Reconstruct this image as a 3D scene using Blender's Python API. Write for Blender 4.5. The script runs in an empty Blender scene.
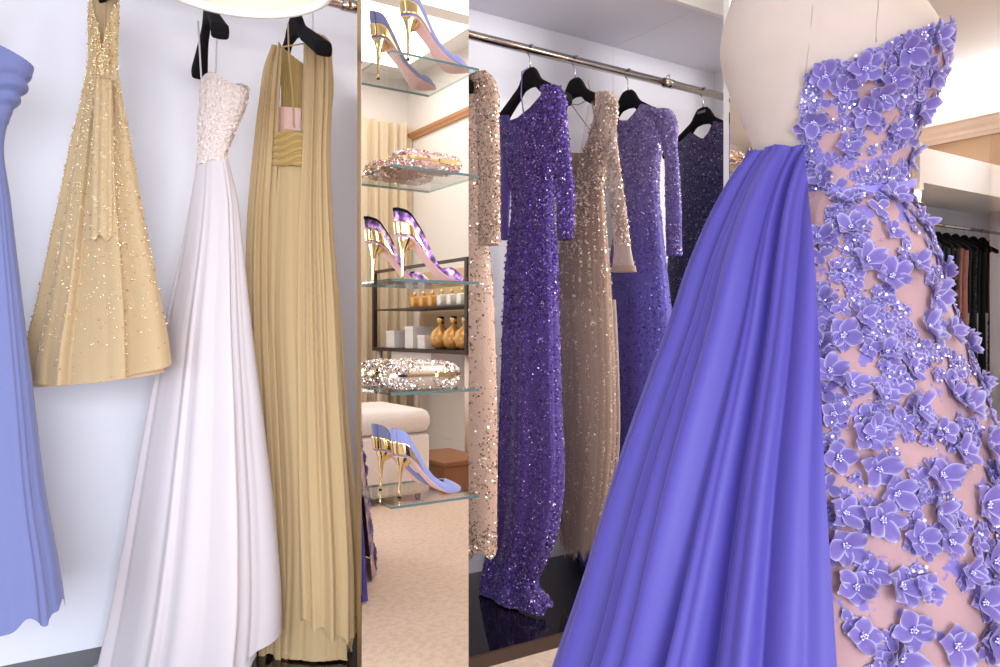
import bpy, math, random
import numpy as np
R = random.Random(7)
NR = np.random.default_rng(11)
C = bpy.context.scene.collection
PI = math.pi

# ------------------------------------------------------------------ camera
F, HZ, H = 790.0, 332.0, 0.90
TH = math.radians(33.6)
ST, CT = math.sin(TH), math.cos(TH)
FW = np.array([ST, CT, 0.0]); RT = np.array([CT, -ST, 0.0])
cam_d = bpy.data.cameras.new('camera'); cam = bpy.data.objects.new('camera', cam_d); C.objects.link(cam)
cam.location = (0, 0, H); cam.rotation_euler = (PI/2, 0, -TH)
cam_d.sensor_width = 36; cam_d.lens = 36*F/1000; cam_d.shift_y = (HZ-333.5)/1000; cam_d.clip_start = 0.02
bpy.context.scene.camera = cam

def ray(px, py=HZ):
    return FW + (px-500)/F*RT + np.array([0, 0, (HZ-py)/F])
def onY(px, py, Y):
    d = ray(px, py); t = Y/d[1]; return np.array([0, 0, H]) + d*t
def project(p):
    p = np.asarray(p) - np.array([0, 0, H]); dep = p@FW
    return 500+F*(p@RT)/dep, HZ-F*p[..., 2]/dep, dep

# ------------------------------------------------------------------ materials
MATS = {}
def rgb(r, g, b):
    f = lambda c: ((c/255+0.055)/1.055)**2.4 if c/255 > 0.04045 else c/255/12.92
    return (f(r), f(g), f(b), 1)
def mat(name, col, rough=0.6, metal=0.0, sheen=0.0, spec=0.5, trans=0.0, emit=None, estr=0, bump=None, vary=None, alpha=1, coat=0):
    if name in MATS: return MATS[name]
    m = bpy.data.materials.new(name); m.use_nodes = True
    nt = m.node_tree; N = nt.nodes; L = nt.links
    b = N['Principled BSDF']; out = N['Material Output']
    col = rgb(*col) if len(col) == 3 else col
    b.inputs['Base Color'].default_value = col
    b.inputs['Roughness'].default_value = rough; b.inputs['Metallic'].default_value = metal
    b.inputs['Specular IOR Level'].default_value = spec
    b.inputs['Sheen Weight'].default_value = sheen; b.inputs['Sheen Roughness'].default_value = 0.4
    b.inputs['Coat Weight'].default_value = coat; b.inputs['Alpha'].default_value = alpha
    if emit:
        b.inputs['Emission Color'].default_value = rgb(*emit); b.inputs['Emission Strength'].default_value = estr
    tc = N.new('ShaderNodeTexCoord')
    colsock = None
    if vary:            # (scale, second colour, low, high)
        n = N.new('ShaderNodeTexNoise'); n.inputs['Scale'].default_value = vary[0]; n.inputs['Detail'].default_value = 6
        L.new(tc.outputs['Object'], n.inputs['Vector'])
        cr = N.new('ShaderNodeValToRGB'); cr.color_ramp.elements[0].position = vary[2]; cr.color_ramp.elements[1].position = vary[3]
        cr.color_ramp.elements[0].color = col; cr.color_ramp.elements[1].color = rgb(*vary[1])
        L.new(n.outputs['Fac'], cr.inputs['Fac']); L.new(cr.outputs['Color'], b.inputs['Base Color']); colsock = cr.outputs['Color']
    if bump:            # (kind, scale, strength, distance)
        if bump[0] == 'noise':
            n = N.new('ShaderNodeTexNoise'); n.inputs['Scale'].default_value = bump[1]; n.inputs['Detail'].default_value = 5; o = n.outputs['Fac']
        elif bump[0] == 'vor':
            n = N.new('ShaderNodeTexVoronoi'); n.inputs['Scale'].default_value = bump[1]; o = n.outputs['Distance']
        else:
            n = N.new('ShaderNodeTexWave'); n.inputs['Scale'].default_value = bump[1]; n.bands_direction = 'Z'; n.inputs['Distortion'].default_value = 2; o = n.outputs['Fac']
        L.new(tc.outputs['Object'], n.inputs['Vector'])
        bp = N.new('ShaderNodeBump'); bp.inputs['Strength'].default_value = bump[2]; bp.inputs['Distance'].default_value = bump[3]
        L.new(o, bp.inputs['Height']); L.new(bp.outputs['Normal'], b.inputs['Normal'])
    if trans:           # cloth: part of the light passes through
        t = N.new('ShaderNodeBsdfTranslucent'); t.inputs['Color'].default_value = col
        if colsock: L.new(colsock, t.inputs['Color'])
        mx = N.new('ShaderNodeMixShader'); mx.inputs['Fac'].default_value = trans
        L.new(b.outputs['BSDF'], mx.inputs[1]); L.new(t.outputs['BSDF'], mx.inputs[2]); L.new(mx.outputs['Shader'], out.inputs['Surface'])
    MATS[name] = m
    return m
def island_mat(name, cols, rough=0.25, metal=0.85):
    """every sequin or bead takes its own shade out of a small family"""
    m = mat(name, cols[0], rough, metal); nt = m.node_tree; N = nt.nodes; L = nt.links
    g = N.new('ShaderNodeNewGeometry'); cr = N.new('ShaderNodeValToRGB'); cr.color_ramp.interpolation = 'CONSTANT'
    e = cr.color_ramp.elements
    while len(e) < len(cols): e.new(0.5)
    for i, c in enumerate(cols): e[i].position = i/len(cols); e[i].color = rgb(*c)
    L.new(g.outputs['Random Per Island'], cr.inputs['Fac']); L.new(cr.outputs['Color'], N['Principled BSDF'].inputs['Base Color'])
    return m
def ombre(name, stops, rough=0.6, noise=0.0, sheen=0.2, metal=0.0, bump=None):
    """dyed in bands from hem to shoulder: stops = [(height in metres, colour)]"""
    m = mat(name, stops[0][1], rough, metal, sheen, bump=bump); nt = m.node_tree; N = nt.nodes; L = nt.links
    g = N.new('ShaderNodeNewGeometry'); sx = N.new('ShaderNodeSeparateXYZ'); L.new(g.outputs['Position'], sx.inputs[0])
    mr = N.new('ShaderNodeMath'); mr.operation = 'DIVIDE'; mr.inputs[1].default_value = 2.0; L.new(sx.outputs['Z'], mr.inputs[0])
    cr = N.new('ShaderNodeValToRGB'); e = cr.color_ramp.elements
    while len(e) < len(stops): e.new(0.5)
    for i, (z, c) in enumerate(stops): e[i].position = z/2.0; e[i].color = rgb(*c)
    if noise:
        n = N.new('ShaderNodeTexNoise'); n.inputs['Scale'].default_value = 60; ad = N.new('ShaderNodeMath'); ad.operation = 'MULTIPLY_ADD'
        ad.inputs[1].default_value = noise; L.new(n.outputs['Fac'], ad.inputs[0]); L.new(mr.outputs[0], ad.inputs[2]); L.new(ad.outputs[0], cr.inputs['Fac'])
    else: L.new(mr.outputs[0], cr.inputs['Fac'])
    L.new(cr.outputs['Color'], N['Principled BSDF'].inputs['Base Color'])
    return m
def glass_mat(name, tint, ior=1.5):
    m = bpy.data.materials.new(name); m.use_nodes = True; nt = m.node_tree; N = nt.nodes; L = nt.links
    N.remove(N['Principled BSDF'])
    t = N.new('ShaderNodeBsdfTransparent'); t.inputs['Color'].default_value = tint
    g = N.new('ShaderNodeBsdfGlossy'); g.inputs['Roughness'].default_value = 0.01
    lw = N.new('ShaderNodeLayerWeight'); lw.inputs['Blend'].default_value = .5
    pw = N.new('ShaderNodeMath'); pw.operation = 'POWER'; pw.inputs[1].default_value = 5; L.new(lw.outputs['Facing'], pw.inputs[0])
    fr = N.new('ShaderNodeMath'); fr.operation = 'MULTIPLY_ADD'; fr.inputs[1].default_value = .6; fr.inputs[2].default_value = .03; L.new(pw.outputs[0], fr.inputs[0])
    mx = N.new('ShaderNodeMixShader'); L.new(fr.outputs[0], mx.inputs[0]); L.new(t.outputs[0], mx.inputs[1]); L.new(g.outputs[0], mx.inputs[2])
    L.new(mx.outputs[0], N['Material Output'].inputs['Surface']); return m
def sheer_mat(name, col, alpha, rough=0.7):
    m = bpy.data.materials.new(name); m.use_nodes = True; nt = m.node_tree; N = nt.nodes; L = nt.links
    b = N['Principled BSDF']; b.inputs['Base Color'].default_value = rgb(*col); b.inputs['Roughness'].default_value = rough
    b.inputs['Sheen Weight'].default_value = 0.4
    t = N.new('ShaderNodeBsdfTransparent'); mx = N.new('ShaderNodeMixShader')
    lw = N.new('ShaderNodeLayerWeight'); lw.inputs['Blend'].default_value = 0.35
    ma = N.new('ShaderNodeMath'); ma.operation = 'MULTIPLY_ADD'; ma.inputs[1].default_value = 0.6; ma.inputs[2].default_value = alpha; ma.use_clamp = True
    L.new(lw.outputs['Facing'], ma.inputs[0]); L.new(ma.outputs[0], mx.inputs[0])
    L.new(t.outputs[0], mx.inputs[1]); L.new(b.outputs[0], mx.inputs[2]); L.new(mx.outputs[0], N['Material Output'].inputs['Surface'])
    return m

WALL = mat('niche_white', (222, 221, 230), 0.45)
WALLW = mat('wall_white', (240, 236, 232), 0.7)
CEIL = mat('ceiling_white', (243, 243, 245), 0.8)
TAN = mat('tan_wall', (192, 164, 134), 0.7)
CARPET = mat('carpet_beige', (226, 202, 182), 0.95, sheen=0.3, bump=('noise', 160, 0.6, 0.01), vary=(45, (214, 186, 164), 0.42, 0.62))
BLACKG = mat('black_gloss', (14, 12, 16), 0.07, spec=0.6)
BROWN = mat('brown_edge', (70, 52, 42), 0.5)
CHROME = mat('nickel', (205, 195, 185), 0.12, 1.0)
GOLD = mat('gold', (236, 212, 158), 0.12, 1.0)
BRASS = mat('brass_edge', (200, 165, 105), 0.3, 0.8)
MIRROR = mat('mirror_silver', (250, 246, 240), 0.004, 1.0)
GLASS = glass_mat('shelf_glass', (0.97, 0.985, 0.98, 1))
GLASSE = mat('glass_edge', (92, 116, 118), .12, 0.0, trans=0.3)
GLASSS = glass_mat('glass_side', (0.55, 0.68, 0.68, 1))
VELVET = mat('black_velvet', (16, 14, 16), .9, spec=.2)
STEEL = mat('hook_steel', (200, 196, 190), 0.2, 1.0)
PINK = mat('pink_leather', (222, 176, 168), 0.5)

# ------------------------------------------------------------------ object helpers
def tag(o, label=None, cat=None, group=None, kind=None):
    if label: o['label'] = label
    if cat: o['category'] = cat
    if group: o['group'] = group
    if kind: o['kind'] = kind
    return o
def empty(name, loc, label, cat, group=None):
    o = bpy.data.objects.new(name, None); C.objects.link(o); o.location = tuple(float(v) for v in loc); o.empty_display_size = 0.05
    return tag(o, label, cat, group)
def wloc(o):
    v = np.array(o.location, float)
    return v + wloc(o.parent) if o.parent else v
def mesh(name, V, Fc, mats, parent=None, smooth=True, mi=None, kind=None, loc=None):
    """V in world metres; the object's origin goes to loc (default: parent's origin)"""
    V = np.asarray(V, float).reshape(-1, 3)
    me = bpy.data.meshes.new(name)
    base = wloc(parent) if parent else np.zeros(3)
    org = np.array(loc, float) if loc is not None else base
    me.from_pydata((V-org).tolist(), [], [tuple(int(i) for i in f) for f in Fc])
    for m in (mats if isinstance(mats, (list, tuple)) else [mats]): me.materials.append(m)
    if smooth: me.polygons.foreach_set('use_smooth', [True]*len(me.polygons))
    if mi is not None: me.polygons.foreach_set('material_index', mi)
    me.update()
    o = bpy.data.objects.new(name, me); C.objects.link(o)
    if parent: o.parent = parent
    o.location = tuple(org-base)
    if kind: o['kind'] = kind
    return o
class MB:
    def __init__(s): s.V = []; s.F = []; s.mi = []
    def add(s, V, Fc, mi=0):
        n = len(s.V); s.V += [tuple(v) for v in V]; s.F += [tuple(i+n for i in f) for f in Fc]; s.mi += [mi]*len(Fc); return s
    def box(s, a, b, mi=0, bev=0.0):
        (x0, y0, z0), (x1, y1, z1) = a, b
        if bev <= 0:
            V = [(x, y, z) for x in (x0, x1) for y in (y0, y1) for z in (z0, z1)]
            return s.add(V, [(0, 1, 3, 2), (4, 6, 7, 5), (0, 4, 5, 1), (2, 3, 7, 6), (0, 2, 6, 4), (1, 5, 7, 3)], mi)
        n = 16; prof = []
        for (cx, cy, a0) in ((x1-bev, y1-bev, 0), (x0+bev, y1-bev, 90), (x0+bev, y0+bev, 180), (x1-bev, y0+bev, 270)):
            for k in range(4): t = math.radians(a0+30*k); prof.append((cx, cy, math.cos(t), math.sin(t)))
        V = []; rings = [(z0, 0.0), (z0+bev*.3, .7), (z0+bev, 1.0), (z1-bev, 1.0), (z1-bev*.3, .7), (z1, 0.0)]
        for z, k in rings:
            for cx, cy, dx, dy in prof: V.append((cx+dx*bev*k, cy+dy*bev*k, z))
        Fc = [(r*n+i, r*n+(i+1) % n, (r+1)*n+(i+1) % n, (r+1)*n+i) for r in range(5) for i in range(n)]
        Fc += [tuple(range(n-1, -1, -1)), tuple(5*n+i for i in range(n))]
        return s.add(V, Fc, mi)
    def tube(s, pts, rad, n=10, mi=0):
        P = [np.array(p, float) for p in pts]; m = len(P); V = []
        up = np.array([0.31, 0.17, 0.93])
        for i, p in enumerate(P):
            d = P[min(i+1, m-1)]-P[max(i-1, 0)]; d /= np.linalg.norm(d)+1e-12
            a = np.cross(d, up); a /= np.linalg.norm(a)+1e-9; b = np.cross(d, a)
            r = rad[i] if isinstance(rad, (list, tuple, np.ndarray)) else rad
            for k in range(n): t = 2*PI*k/n; V.append(p+r*(math.cos(t)*a+math.sin(t)*b))
        Fc = [(i*n+k, i*n+(k+1) % n, (i+1)*n+(k+1) % n, (i+1)*n+k) for i in range(m-1) for k in range(n)]
        Fc += [tuple(range(n-1, -1, -1)), tuple((m-1)*n+k for k in range(n))]
        return s.add(V, Fc, mi)
    def lathe(s, prof, c, n=24, mi=0):
        V = [(c[0]+r*math.cos(2*PI*k/n), c[1]+r*math.sin(2*PI*k/n), c[2]+z) for r, z in prof for k in range(n)]
        m = len(prof)
        Fc = [(i*n+k, i*n+(k+1) % n, (i+1)*n+(k+1) % n, (i+1)*n+k) for i in range(m-1) for k in range(n)]
        Fc += [tuple(range(n-1, -1, -1)), tuple((m-1)*n+k for k in range(n))]
        return s.add(V, Fc, mi)
    def prism(s, poly, axis, a, b, mi=0):
        """poly of 2-D points swept along an axis from a to b"""
        n = len(poly)
        def pt(u, v, w): return {'x': (w, u, v), 'y': (u, w, v), 'z': (u, v, w)}[axis]
        V = [pt(u, v, a) for u, v in poly]+[pt(u, v, b) for u, v in poly]
        Fc = [(i, (i+1) % n, n+(i+1) % n, n+i) for i in range(n)]+[tuple(range(n-1, -1, -1)), tuple(range(n, 2*n))]
        return s.add(V, Fc, mi)
    def build(s, name, mats, parent=None, smooth=False, kind=None, loc=None):
        return mesh(name, s.V, s.F, mats, parent, smooth, s.mi, kind, loc)
def struct(name, mb, m, smooth=False):
    o = mb.build(name, m, None, smooth); o['kind'] = 'structure'; return o
def area(name, loc, rot, sx, sy, watts, col, spread=180, aim=None):
    l = bpy.data.lights.new(name, 'AREA'); l.shape = 'RECTANGLE'; l.size = sx; l.size_y = sy; l.energy = watts; l.color = col
    o = bpy.data.objects.new(name, l); C.objects.link(o); o.location = loc; o.rotation_euler = rot or (0, 0, 0); l.spread = math.radians(spread)
    if aim:
        from mathutils import Vector
        o.rotation_euler = (Vector(aim)-Vector(loc)).to_track_quat('-Z', 'Y').to_euler()
    return o

# ------------------------------------------------------------------ room shell
YF, YB, YR, ZP, ZN, YN = 1.785, 2.417, 2.10, 0.035, 2.057, 1.945   # niche front, back, rod, plinth top, niche ceiling, fascia face
XL, XE, XW, ZC = -1.6, 2.78, 7.17, 2.95
struct('floor', MB().box((-3.2, -2.3, -0.05), (8.6, 4.0, 0.0)), CARPET)
struct('ceiling', MB().box((-3.2, -2.3, ZC), (8.6, 4.0, ZC+0.05)), CEIL)
m = MB()
for a, b in ((XL, -0.28), (-0.277, 0.498), (0.4995, 1.809), (1.8105, XE)): pass
xs0 = onY(313, 300, YB)[0]; xs1 = onY(613, 300, YB)[0]
for a, b in ((XL, xs0-.0012), (xs0+.0012, xs1-.0008), (xs1+.0008, XE-.02)): m.box((a, YB, ZP), (b, YB+.03, ZN))
struct('wall_back', m, WALL)
struct('wall_back_core', MB().box((XL, YB+.031, 0), (XE, YB+.06, ZC)), mat('seam_dark', (60, 58, 62), .8))
m = MB()
for a, b in ((XL, xs0-.0012), (xs0+.0012, xs1-.0008), (xs1+.0008, XE-.02)): m.box((a, YN+.02, ZN), (b, YB+.03, ZN+.03))
struct('trim_1', m, WALL)
struct('trim_2', MB().box((XL, YN, ZN-.006), (XE, YN+.02, ZC)), WALLW)                 # fascia above the niche
struct('wall_right_return', MB().box((XE-.02, YN+.02, 0), (XE+.04, 3.9, ZC)), WALLW)
pl = MB().box((XL, YF+.012, 0.0), (XE-.02, YB+.0, ZP)); struct('trim_3', pl, BLACKG)
struct('baseboard_front', MB().box((XL, YF, 0.0), (XE-.02, YF+.0115, ZP)), BROWN)
struct('wall_left_return', MB().box((XL-.03, YN, 0), (XL-.001, YB+.06, ZC)), WALL)
# far side of the shop
FY, FX = 3.28, 6.12
struct('wall_far', MB().box((XE+.041, 3.9, 0), (8.6, 3.95, ZC)), TAN)
struct('wall_far_partition', MB().box((5.4, FY+.05, 0), (FX-.06, FY+.1, 2.02)), TAN)
m = MB(); m.box((XW, -2.3, 0), (XW+.05, FY-.001, ZC)); m.box((XW, FY-.001, 2.34), (XW+.05, 3.9, ZC)); struct('wall_right', m, TAN)
cor = [(XW, 2.577), (XW-.02, 2.577), (XW-.03, 2.60), (XW-.05, 2.61), (XW-.06, 2.635), (XW-.10, 2.66), (XW-.13, 2.69), (XW-.135, 2.705), (XW-.16, 2.71), (XW-.16, 2.735), (XW-.145, 2.735), (XW-.145, 2.72), (XW, 2.72)]
struct('trim_4', MB().prism(cor, 'y', -2.2, 3.9), mat('cornice_cream', (240, 224, 208), .6))
# the far wardrobe
m = MB(); m.box((FX, FY, ZN), (8.5, FY+.03, 2.33)); m.box((FX, FY+.03, ZN), (8.5, 3.88, ZN+.03)); struct('trim_5', m, WALLW)
struct('trim_6', MB().box((FX-.055, FY, 2.0), (FX-.001, FY+.05, 2.36)), WALLW)
m = MB(); m.box((FX, 3.86, .03), (6.63, 3.88, ZN-.001)); m.box((6.634, 3.86, .03), (8.5, 3.88, ZN-.001)); m.box((8.45, FY+.04, .03), (8.5, 3.859, ZN-.001)); m.box((FX, FY+.04, .03), (FX+.02, 3.859, ZN-.001)); struct('wall_far_niche', m, WALL)
struct('trim_7', MB().box((FX, FY, 0), (8.5, 3.88, .03)), BLACKG)
# behind the viewer: seen only in the looking glass
struct('wall_opposite', MB().box((-3.2, -2.35, 0), (7.3, -2.3, ZC)), WALLW)
struct('wall_dressing', MB().box((2.95, -2.3, 0), (3.0, -0.55, ZC)), WALLW)
cor2 = [(2.95, 2.45), (2.93, 2.45), (2.925, 2.465), (2.915, 2.48), (2.91, 2.50), (2.95, 2.50)]
struct('trim_8', MB().prism(cor2, 'y', -2.299, -0.56), mat('cornice_tan', (190, 140, 100), .6))
struct('baseboard_dressing', MB().box((2.93, -2.29, 0), (2.949, -0.56, .10)), WALLW)

# ------------------------------------------------------------------ lights
w = bpy.data.worlds.new('world'); bpy.context.scene.world = w; w.use_nodes = True
w.node_tree.nodes['Background'].inputs[0].default_value = (0.93, 0.95, 1.0, 1); w.node_tree.nodes['Background'].inputs[1].default_value = 0.55
area('window_light', (-2.2, 0.3, 0.95), None, 1.9, 1.5, 30, (0.74, 0.86, 1.0), 150, (0.2, 2.4, .75))
area('ceiling_light', (0.6, 0.2, 2.92), (0, 0, 0), 1.8, 1.2, 12, (1, 0.95, 0.88))
area('ceiling_light', (2.6, 0.0, 2.92), (0, 0, 0), 1.8, 1.6, 26, (1, 0.95, 0.88))
area('ceiling_light', (4.6, 0.6, 2.92), (0, 0, 0), 1.8, 1.8, 18, (1, 0.98, 0.97))
area('cove_light', (XW-.075, 1.4, 2.75), (PI, math.radians(-38), 0), .12, 4.8, 120, (0.98, 0.97, 1.0))
area('niche_fill_light', (-0.7, -1.5, 1.0), None, 1.8, 1.4, 31, (0.84, 0.91, 1.0), 80, (0.05, 2.4, .5))  # unseen fill behind the camera, added to brighten the left niche
area('dressing_fill_light', (2.1, -1.4, 2.9), (0, 0, 0), 1.2, 1.0, 18, (1, 0.97, 0.93))  # added fill that lifts the dressing wall and cloth seen in the mirror
area('niche_fill_light', (3.15, -.25, 1.9), None, .8, .8, 14, (1, 0.97, 0.95), 70, (1.75, 2.3, 1.15))  # unseen fill added for the right niche, spread kept off the dress form
area('front_window_light', (1.2, -1.9, 1.7), (math.radians(80), 0, math.radians(-12)), 2.4, 1.6, 7, (1, 0.97, 0.93))

# ------------------------------------------------------------------ rods
def rod(name, x0, x1, y, z, r, brackets, label):
    o = empty(name, ((x0+x1)/2, y, z), label, 'rail')
    MB().tube([(x0, y, z), (x1, y, z)], r, 20).build('tube', CHROME, o, True)
    for bx in brackets:
        m = MB(); m.tube([(bx-.022, y, z), (bx+.022, y, z)], r*1.22, 20); m.tube([(bx, y+.0135*math.cos(t)*.6, z+r+.006+.010*math.sin(t)) for t in np.linspace(0, 2*PI, 18)], .002, 8)
        m.build('bracket', CHROME, o, True)
    return o
ZR = 1.824
rod('garment_rail', XL+.005, XE-.025, YR, ZR, .0145, (onY(349, 5, YR)[0], onY(668, 80, YR)[0], -1.0), 'polished nickel hanging rail running across the white wardrobe behind the gowns')
rod('garment_rail', FX+.025, 8.44, 3.58, ZR, .0145, (6.55,), 'short nickel rail holding the dark gowns at far right')

# ------------------------------------------------------------------ mirrors with glass shelves
ML, MRt, YM = .769, 1.068, 1.755
def mirror_panel(x0, x1, label, edge=BRASS):
    o = empty('mirror_panel', ((x0+x1)/2, YM+.01, 0), label, 'mirror')
    MB().box((x0, YM, .002), (x1, YM+.004, 2.75)).build('mirror_glass', MIRROR, o)
    MB().box((x0+.001, YM+.0042, .002), (x1-.001, YM+.028, 2.75)).build('backing', edge, o)
    return o
mirror_panel(ML, MRt, 'tall frameless mirror panel with tan edge standing between gold gown and purple gowns')
mirror_panel(ML+1.31, MRt+1.31, 'tall mirror panel mostly hidden behind the dress form', WALLW)
SX0, SX1, SY0 = .785, 1.020, YM-.128
SZ = [H+(HZ-y)*1.787/F for y in (49.1, 163.6, 278.2, 393.0, 507.0)]
def shelf(x0, z, label):
    o = empty('glass_shelf', (x0+(SX1-SX0)/2, YM-.06, z-.008), label, 'shelf', 'glass shelves on the mirror')
    x1 = x0+SX1-SX0; y0, y1 = SY0, YM-.0005
    V = [(x, y, zz) for x in (x0, x1) for y in (y0, y1) for zz in (z-.006, z)]
    Fc = [(0, 1, 3, 2), (4, 6, 7, 5), (0, 4, 5, 1), (2, 3, 7, 6), (0, 2, 6, 4), (1, 5, 7, 3)]
    mesh('glass_sheet', V, Fc, [GLASS, GLASSE, GLASSS], o, False, [2, 2, 1, 0, 0, 0])
    return o
names = ['topmost glass shelf on the mirror, carrying a lavender pump', 'second glass shelf from top, carrying a jewelled clutch', 'middle glass shelf, carrying a purple floral pump', 'fourth glass shelf from top, carrying a silver jewelled clutch', 'lowest glass shelf on the mirror, carrying a lavender pump']
for z, n in zip(SZ, names): shelf(SX0, z, n)
ZS2 = onY(740, 148, SY0)[2]
shelf(SX0+1.31, ZS2, 'glass shelf glimpsed between dark gown and dress form')

# ------------------------------------------------------------------ shoes
def interp(x, pts):
    return np.interp(x, [p[0] for p in pts], [p[1] for p in pts])
def smoothi(x, pts):
    xs = np.array([p[0] for p in pts], float); ys = np.array([p[1] for p in pts], float)
    m = np.gradient(ys, xs); x = np.clip(np.asarray(x, float), xs[0], xs[-1])
    i = np.clip(np.searchsorted(xs, x)-1, 0, len(xs)-2); h = xs[i+1]-xs[i]; t = (x-xs[i])/h
    return (2*t**3-3*t**2+1)*ys[i]+(t**3-2*t**2+t)*h*m[i]+(-2*t**3+3*t**2)*ys[i+1]+(t**3-t**2)*h*m[i+1]
SOLE = [(0, .102), (.02, .098), (.04, .084), (.07, .052), (.10, .022), (.12, .008), (.14, .0035), (.175, .0035)]
WID = [(0, .010), (.008, .019), (.02, .024), (.04, .023), (.07, .019), (.095, .024), (.12, .033), (.14, .031), (.16, .018), (.172, .007), (.175, .0025)]
def grid_faces(a, b):
    return [(i*b+j, i*b+j+1, (i+1)*b+j+1, (i+1)*b+j) for i in range(a-1) for j in range(b-1)]
def make_shoe(org, label, upper, style, hs=1.0):
    o = empty('high_heel_shoe', org, label, 'shoe')
    ox, oy, oz = org
    if style == 0: TOP = [(0, .066), (.012, .062), (.03, .046), (.05, .033), (.07, .022), (.085, .016), (.10, .016), (.118, .020), (.128, .028), (.14, .026), (.16, .016), (.175, .006)]
    else: TOP = [(0, .066), (.012, .062), (.03, .050), (.055, .040), (.08, .022), (.092, .010), (.105, .010), (.118, .024), (.128, .030), (.145, .026), (.16, .016), (.175, .006)]
    BM = [(0, 40), (.10, 42), (.116, 60), (.126, 89), (.175, 90)]
    xs = np.concatenate([np.linspace(0, .02, 8), np.linspace(.024, .175, 40)])
    def wall(x0, x1, f0, f1, off, nm, mt, both=True):
        xx = xs[(xs >= x0-1e-9) & (xs <= x1+1e-9)]; nb = 9; P = []
        if x0 == 0: back = True
        rows = []
        for x in xx:
            z0, wd, tp, bm = float(smoothi(x, SOLE)), float(smoothi(x, WID)), float(smoothi(x, TOP)), math.radians(float(interp(x, BM)))
            a = f0(x) if callable(f0) else f0; b = f1(x) if callable(f1) else f1
            row = []
            for sgn in (-1, 1):
                rr = []
                for k in range(nb):
                    be = bm*(a+(b-a)*k/(nb-1))
                    y = (wd+off)*math.cos(be)**.6; zz = z0+(tp+off*.5)*math.sin(be)/math.sin(bm)
                    xo = x-off*(1 if x < .02 else 0)-.010*(1 - min(1, x/.02))*math.sin(be)
                    rr.append((ox+xo, oy+sgn*y, oz+zz))
                row.append(rr)
            rows.append(row)
        m = MB()
        for s in (0, 1):
            V = [p for r in rows for p in r[s]]; m.add(V, grid_faces(len(xx), nb))
        if x0 == 0:   # close the back of the heel counter
            V = [];
            for k in range(nb):
                p, q = np.array(rows[0][0][k]), np.array(rows[0][1][k])
                for t in np.linspace(0, 1, 7): v = p+(q-p)*t; v[0] -= .008*math.sin(PI*t); V.append(v)
            m.add(V, grid_faces(nb, 7))
        ob = m.build(nm, mt, o, True)
        md = ob.modifiers.new('thick', 'SOLIDIFY'); md.thickness = .0016; md.offset = -1
        return ob
    wall(0, .175, 0.0, 1.0, 0, 'upper', upper)
    wall(0, .062, 0.05, lambda x: .50-.45*max(0, (x-.02)/.045), .0012, 'heel_band', GOLD)
    if style == 1: wall(0, .06, .86, 1.0, .0006, 'topline_trim', VELVET)
    V = []
    for x in xs:
        z0, wd = float(smoothi(x, SOLE)), float(smoothi(x, WID))
        for t in np.linspace(-1, 1, 9): V.append((ox+x-(.008*math.cos(t*PI/2) if x == 0 else 0), oy+t*wd*1.0, oz+z0-.0015-.0008*math.cos(t*PI/2)))
    sl = mesh('sole', V, grid_faces(len(xs), 9), PINK, o)
    md = sl.modifiers.new('thick', 'SOLIDIFY'); md.thickness = .002; md.offset = -1
    prof = [(.101, .020, .021, .020), (.094, .018, .019, .0185), (.084, .0145, .012, .014), (.074, .012, .0078, .0095), (.06, .0105, .0052, .006), (.04, .0095, .0038, .0042), (.012, .0087, .0031, .0034), (.001, .0085, .0034, .0036)]
    V = []; n = 16
    for z, cx, rx, ry in prof:
        for k in range(n): V.append((ox+cx+rx*math.cos(2*PI*k/n), oy+ry*math.sin(2*PI*k/n), oz+z-(.012*max(0, math.cos(2*PI*k/n)) if z > .08 else 0)))
    Fc = [(i*n+k, i*n+(k+1) % n, (i+1)*n+(k+1) % n, (i+1)*n+k) for i in range(len(prof)-1) for k in range(n)]+[tuple((len(prof)-1)*n+k for k in range(n))]
    hl = mesh('heel', V, Fc, GOLD, o)
    MB().lathe([(.0042, 0.0002), (.0042, .003)], (ox+.0085, oy, oz), 12).build('heel_tip', VELVET, hl, True)
    return o
LAV = mat('lavender_suede', (122, 128, 178), .8, sheen=.5)
FLO = mat('floral_print', (110, 60, 150), .5)
nt = FLO.node_tree; n1 = nt.nodes.new('ShaderNodeTexVoronoi'); n1.inputs['Scale'].default_value = 70; n1.inputs['Randomness'].default_value = 1
tcn = nt.nodes.new('ShaderNodeTexCoord'); n0 = nt.nodes.new('ShaderNodeTexNoise'); n0.inputs['Scale'].default_value = 55; n0.inputs['Detail'].default_value = 3
crn = nt.nodes.new('ShaderNodeValToRGB'); e = crn.color_ramp.elements
for p, c in ((.36, (40, 22, 48)), (.46, (120, 50, 150)), (.56, (190, 150, 215)), (.66, (238, 225, 240))):
    if p == .36: e[0].position = p; e[0].color = rgb(*c)
    elif p == .66: e[len(e)-1].position = p; e[len(e)-1].color = rgb(*c)
    else: k = e.new(p); k.color = rgb(*c)
nt.links.new(tcn.outputs['Object'], n0.inputs['Vector']); nt.links.new(n0.outputs['Fac'], crn.inputs['Fac']); nt.links.new(crn.outputs['Color'], nt.nodes['Principled BSDF'].inputs['Base Color'])
def onZ(px, py, z):
    d = ray(px, py); t = (z-H)/d[2]; return np.array([0, 0, H])+d*t
def shoe_at(px, py, z, label, upper, style):
    p = onZ(px, py, z); make_shoe((p[0]-.0085, p[1], z), label, upper, style)
shoe_at(399.5, 498, SZ[4], 'lavender suede pump with gold stiletto heel on the lowest glass shelf', LAV, 0)
make_shoe((onY(408, 60, SY0+.045)[0]-.0085, SY0+.045, SZ[0]), 'lavender suede pump with gold heel on the topmost glass shelf', LAV, 0)
make_shoe((onY(402.5, 277, SY0+.045)[0]-.0085, SY0+.045, SZ[2]), 'purple floral pump with black topline and gold heel', FLO, 1)

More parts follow.
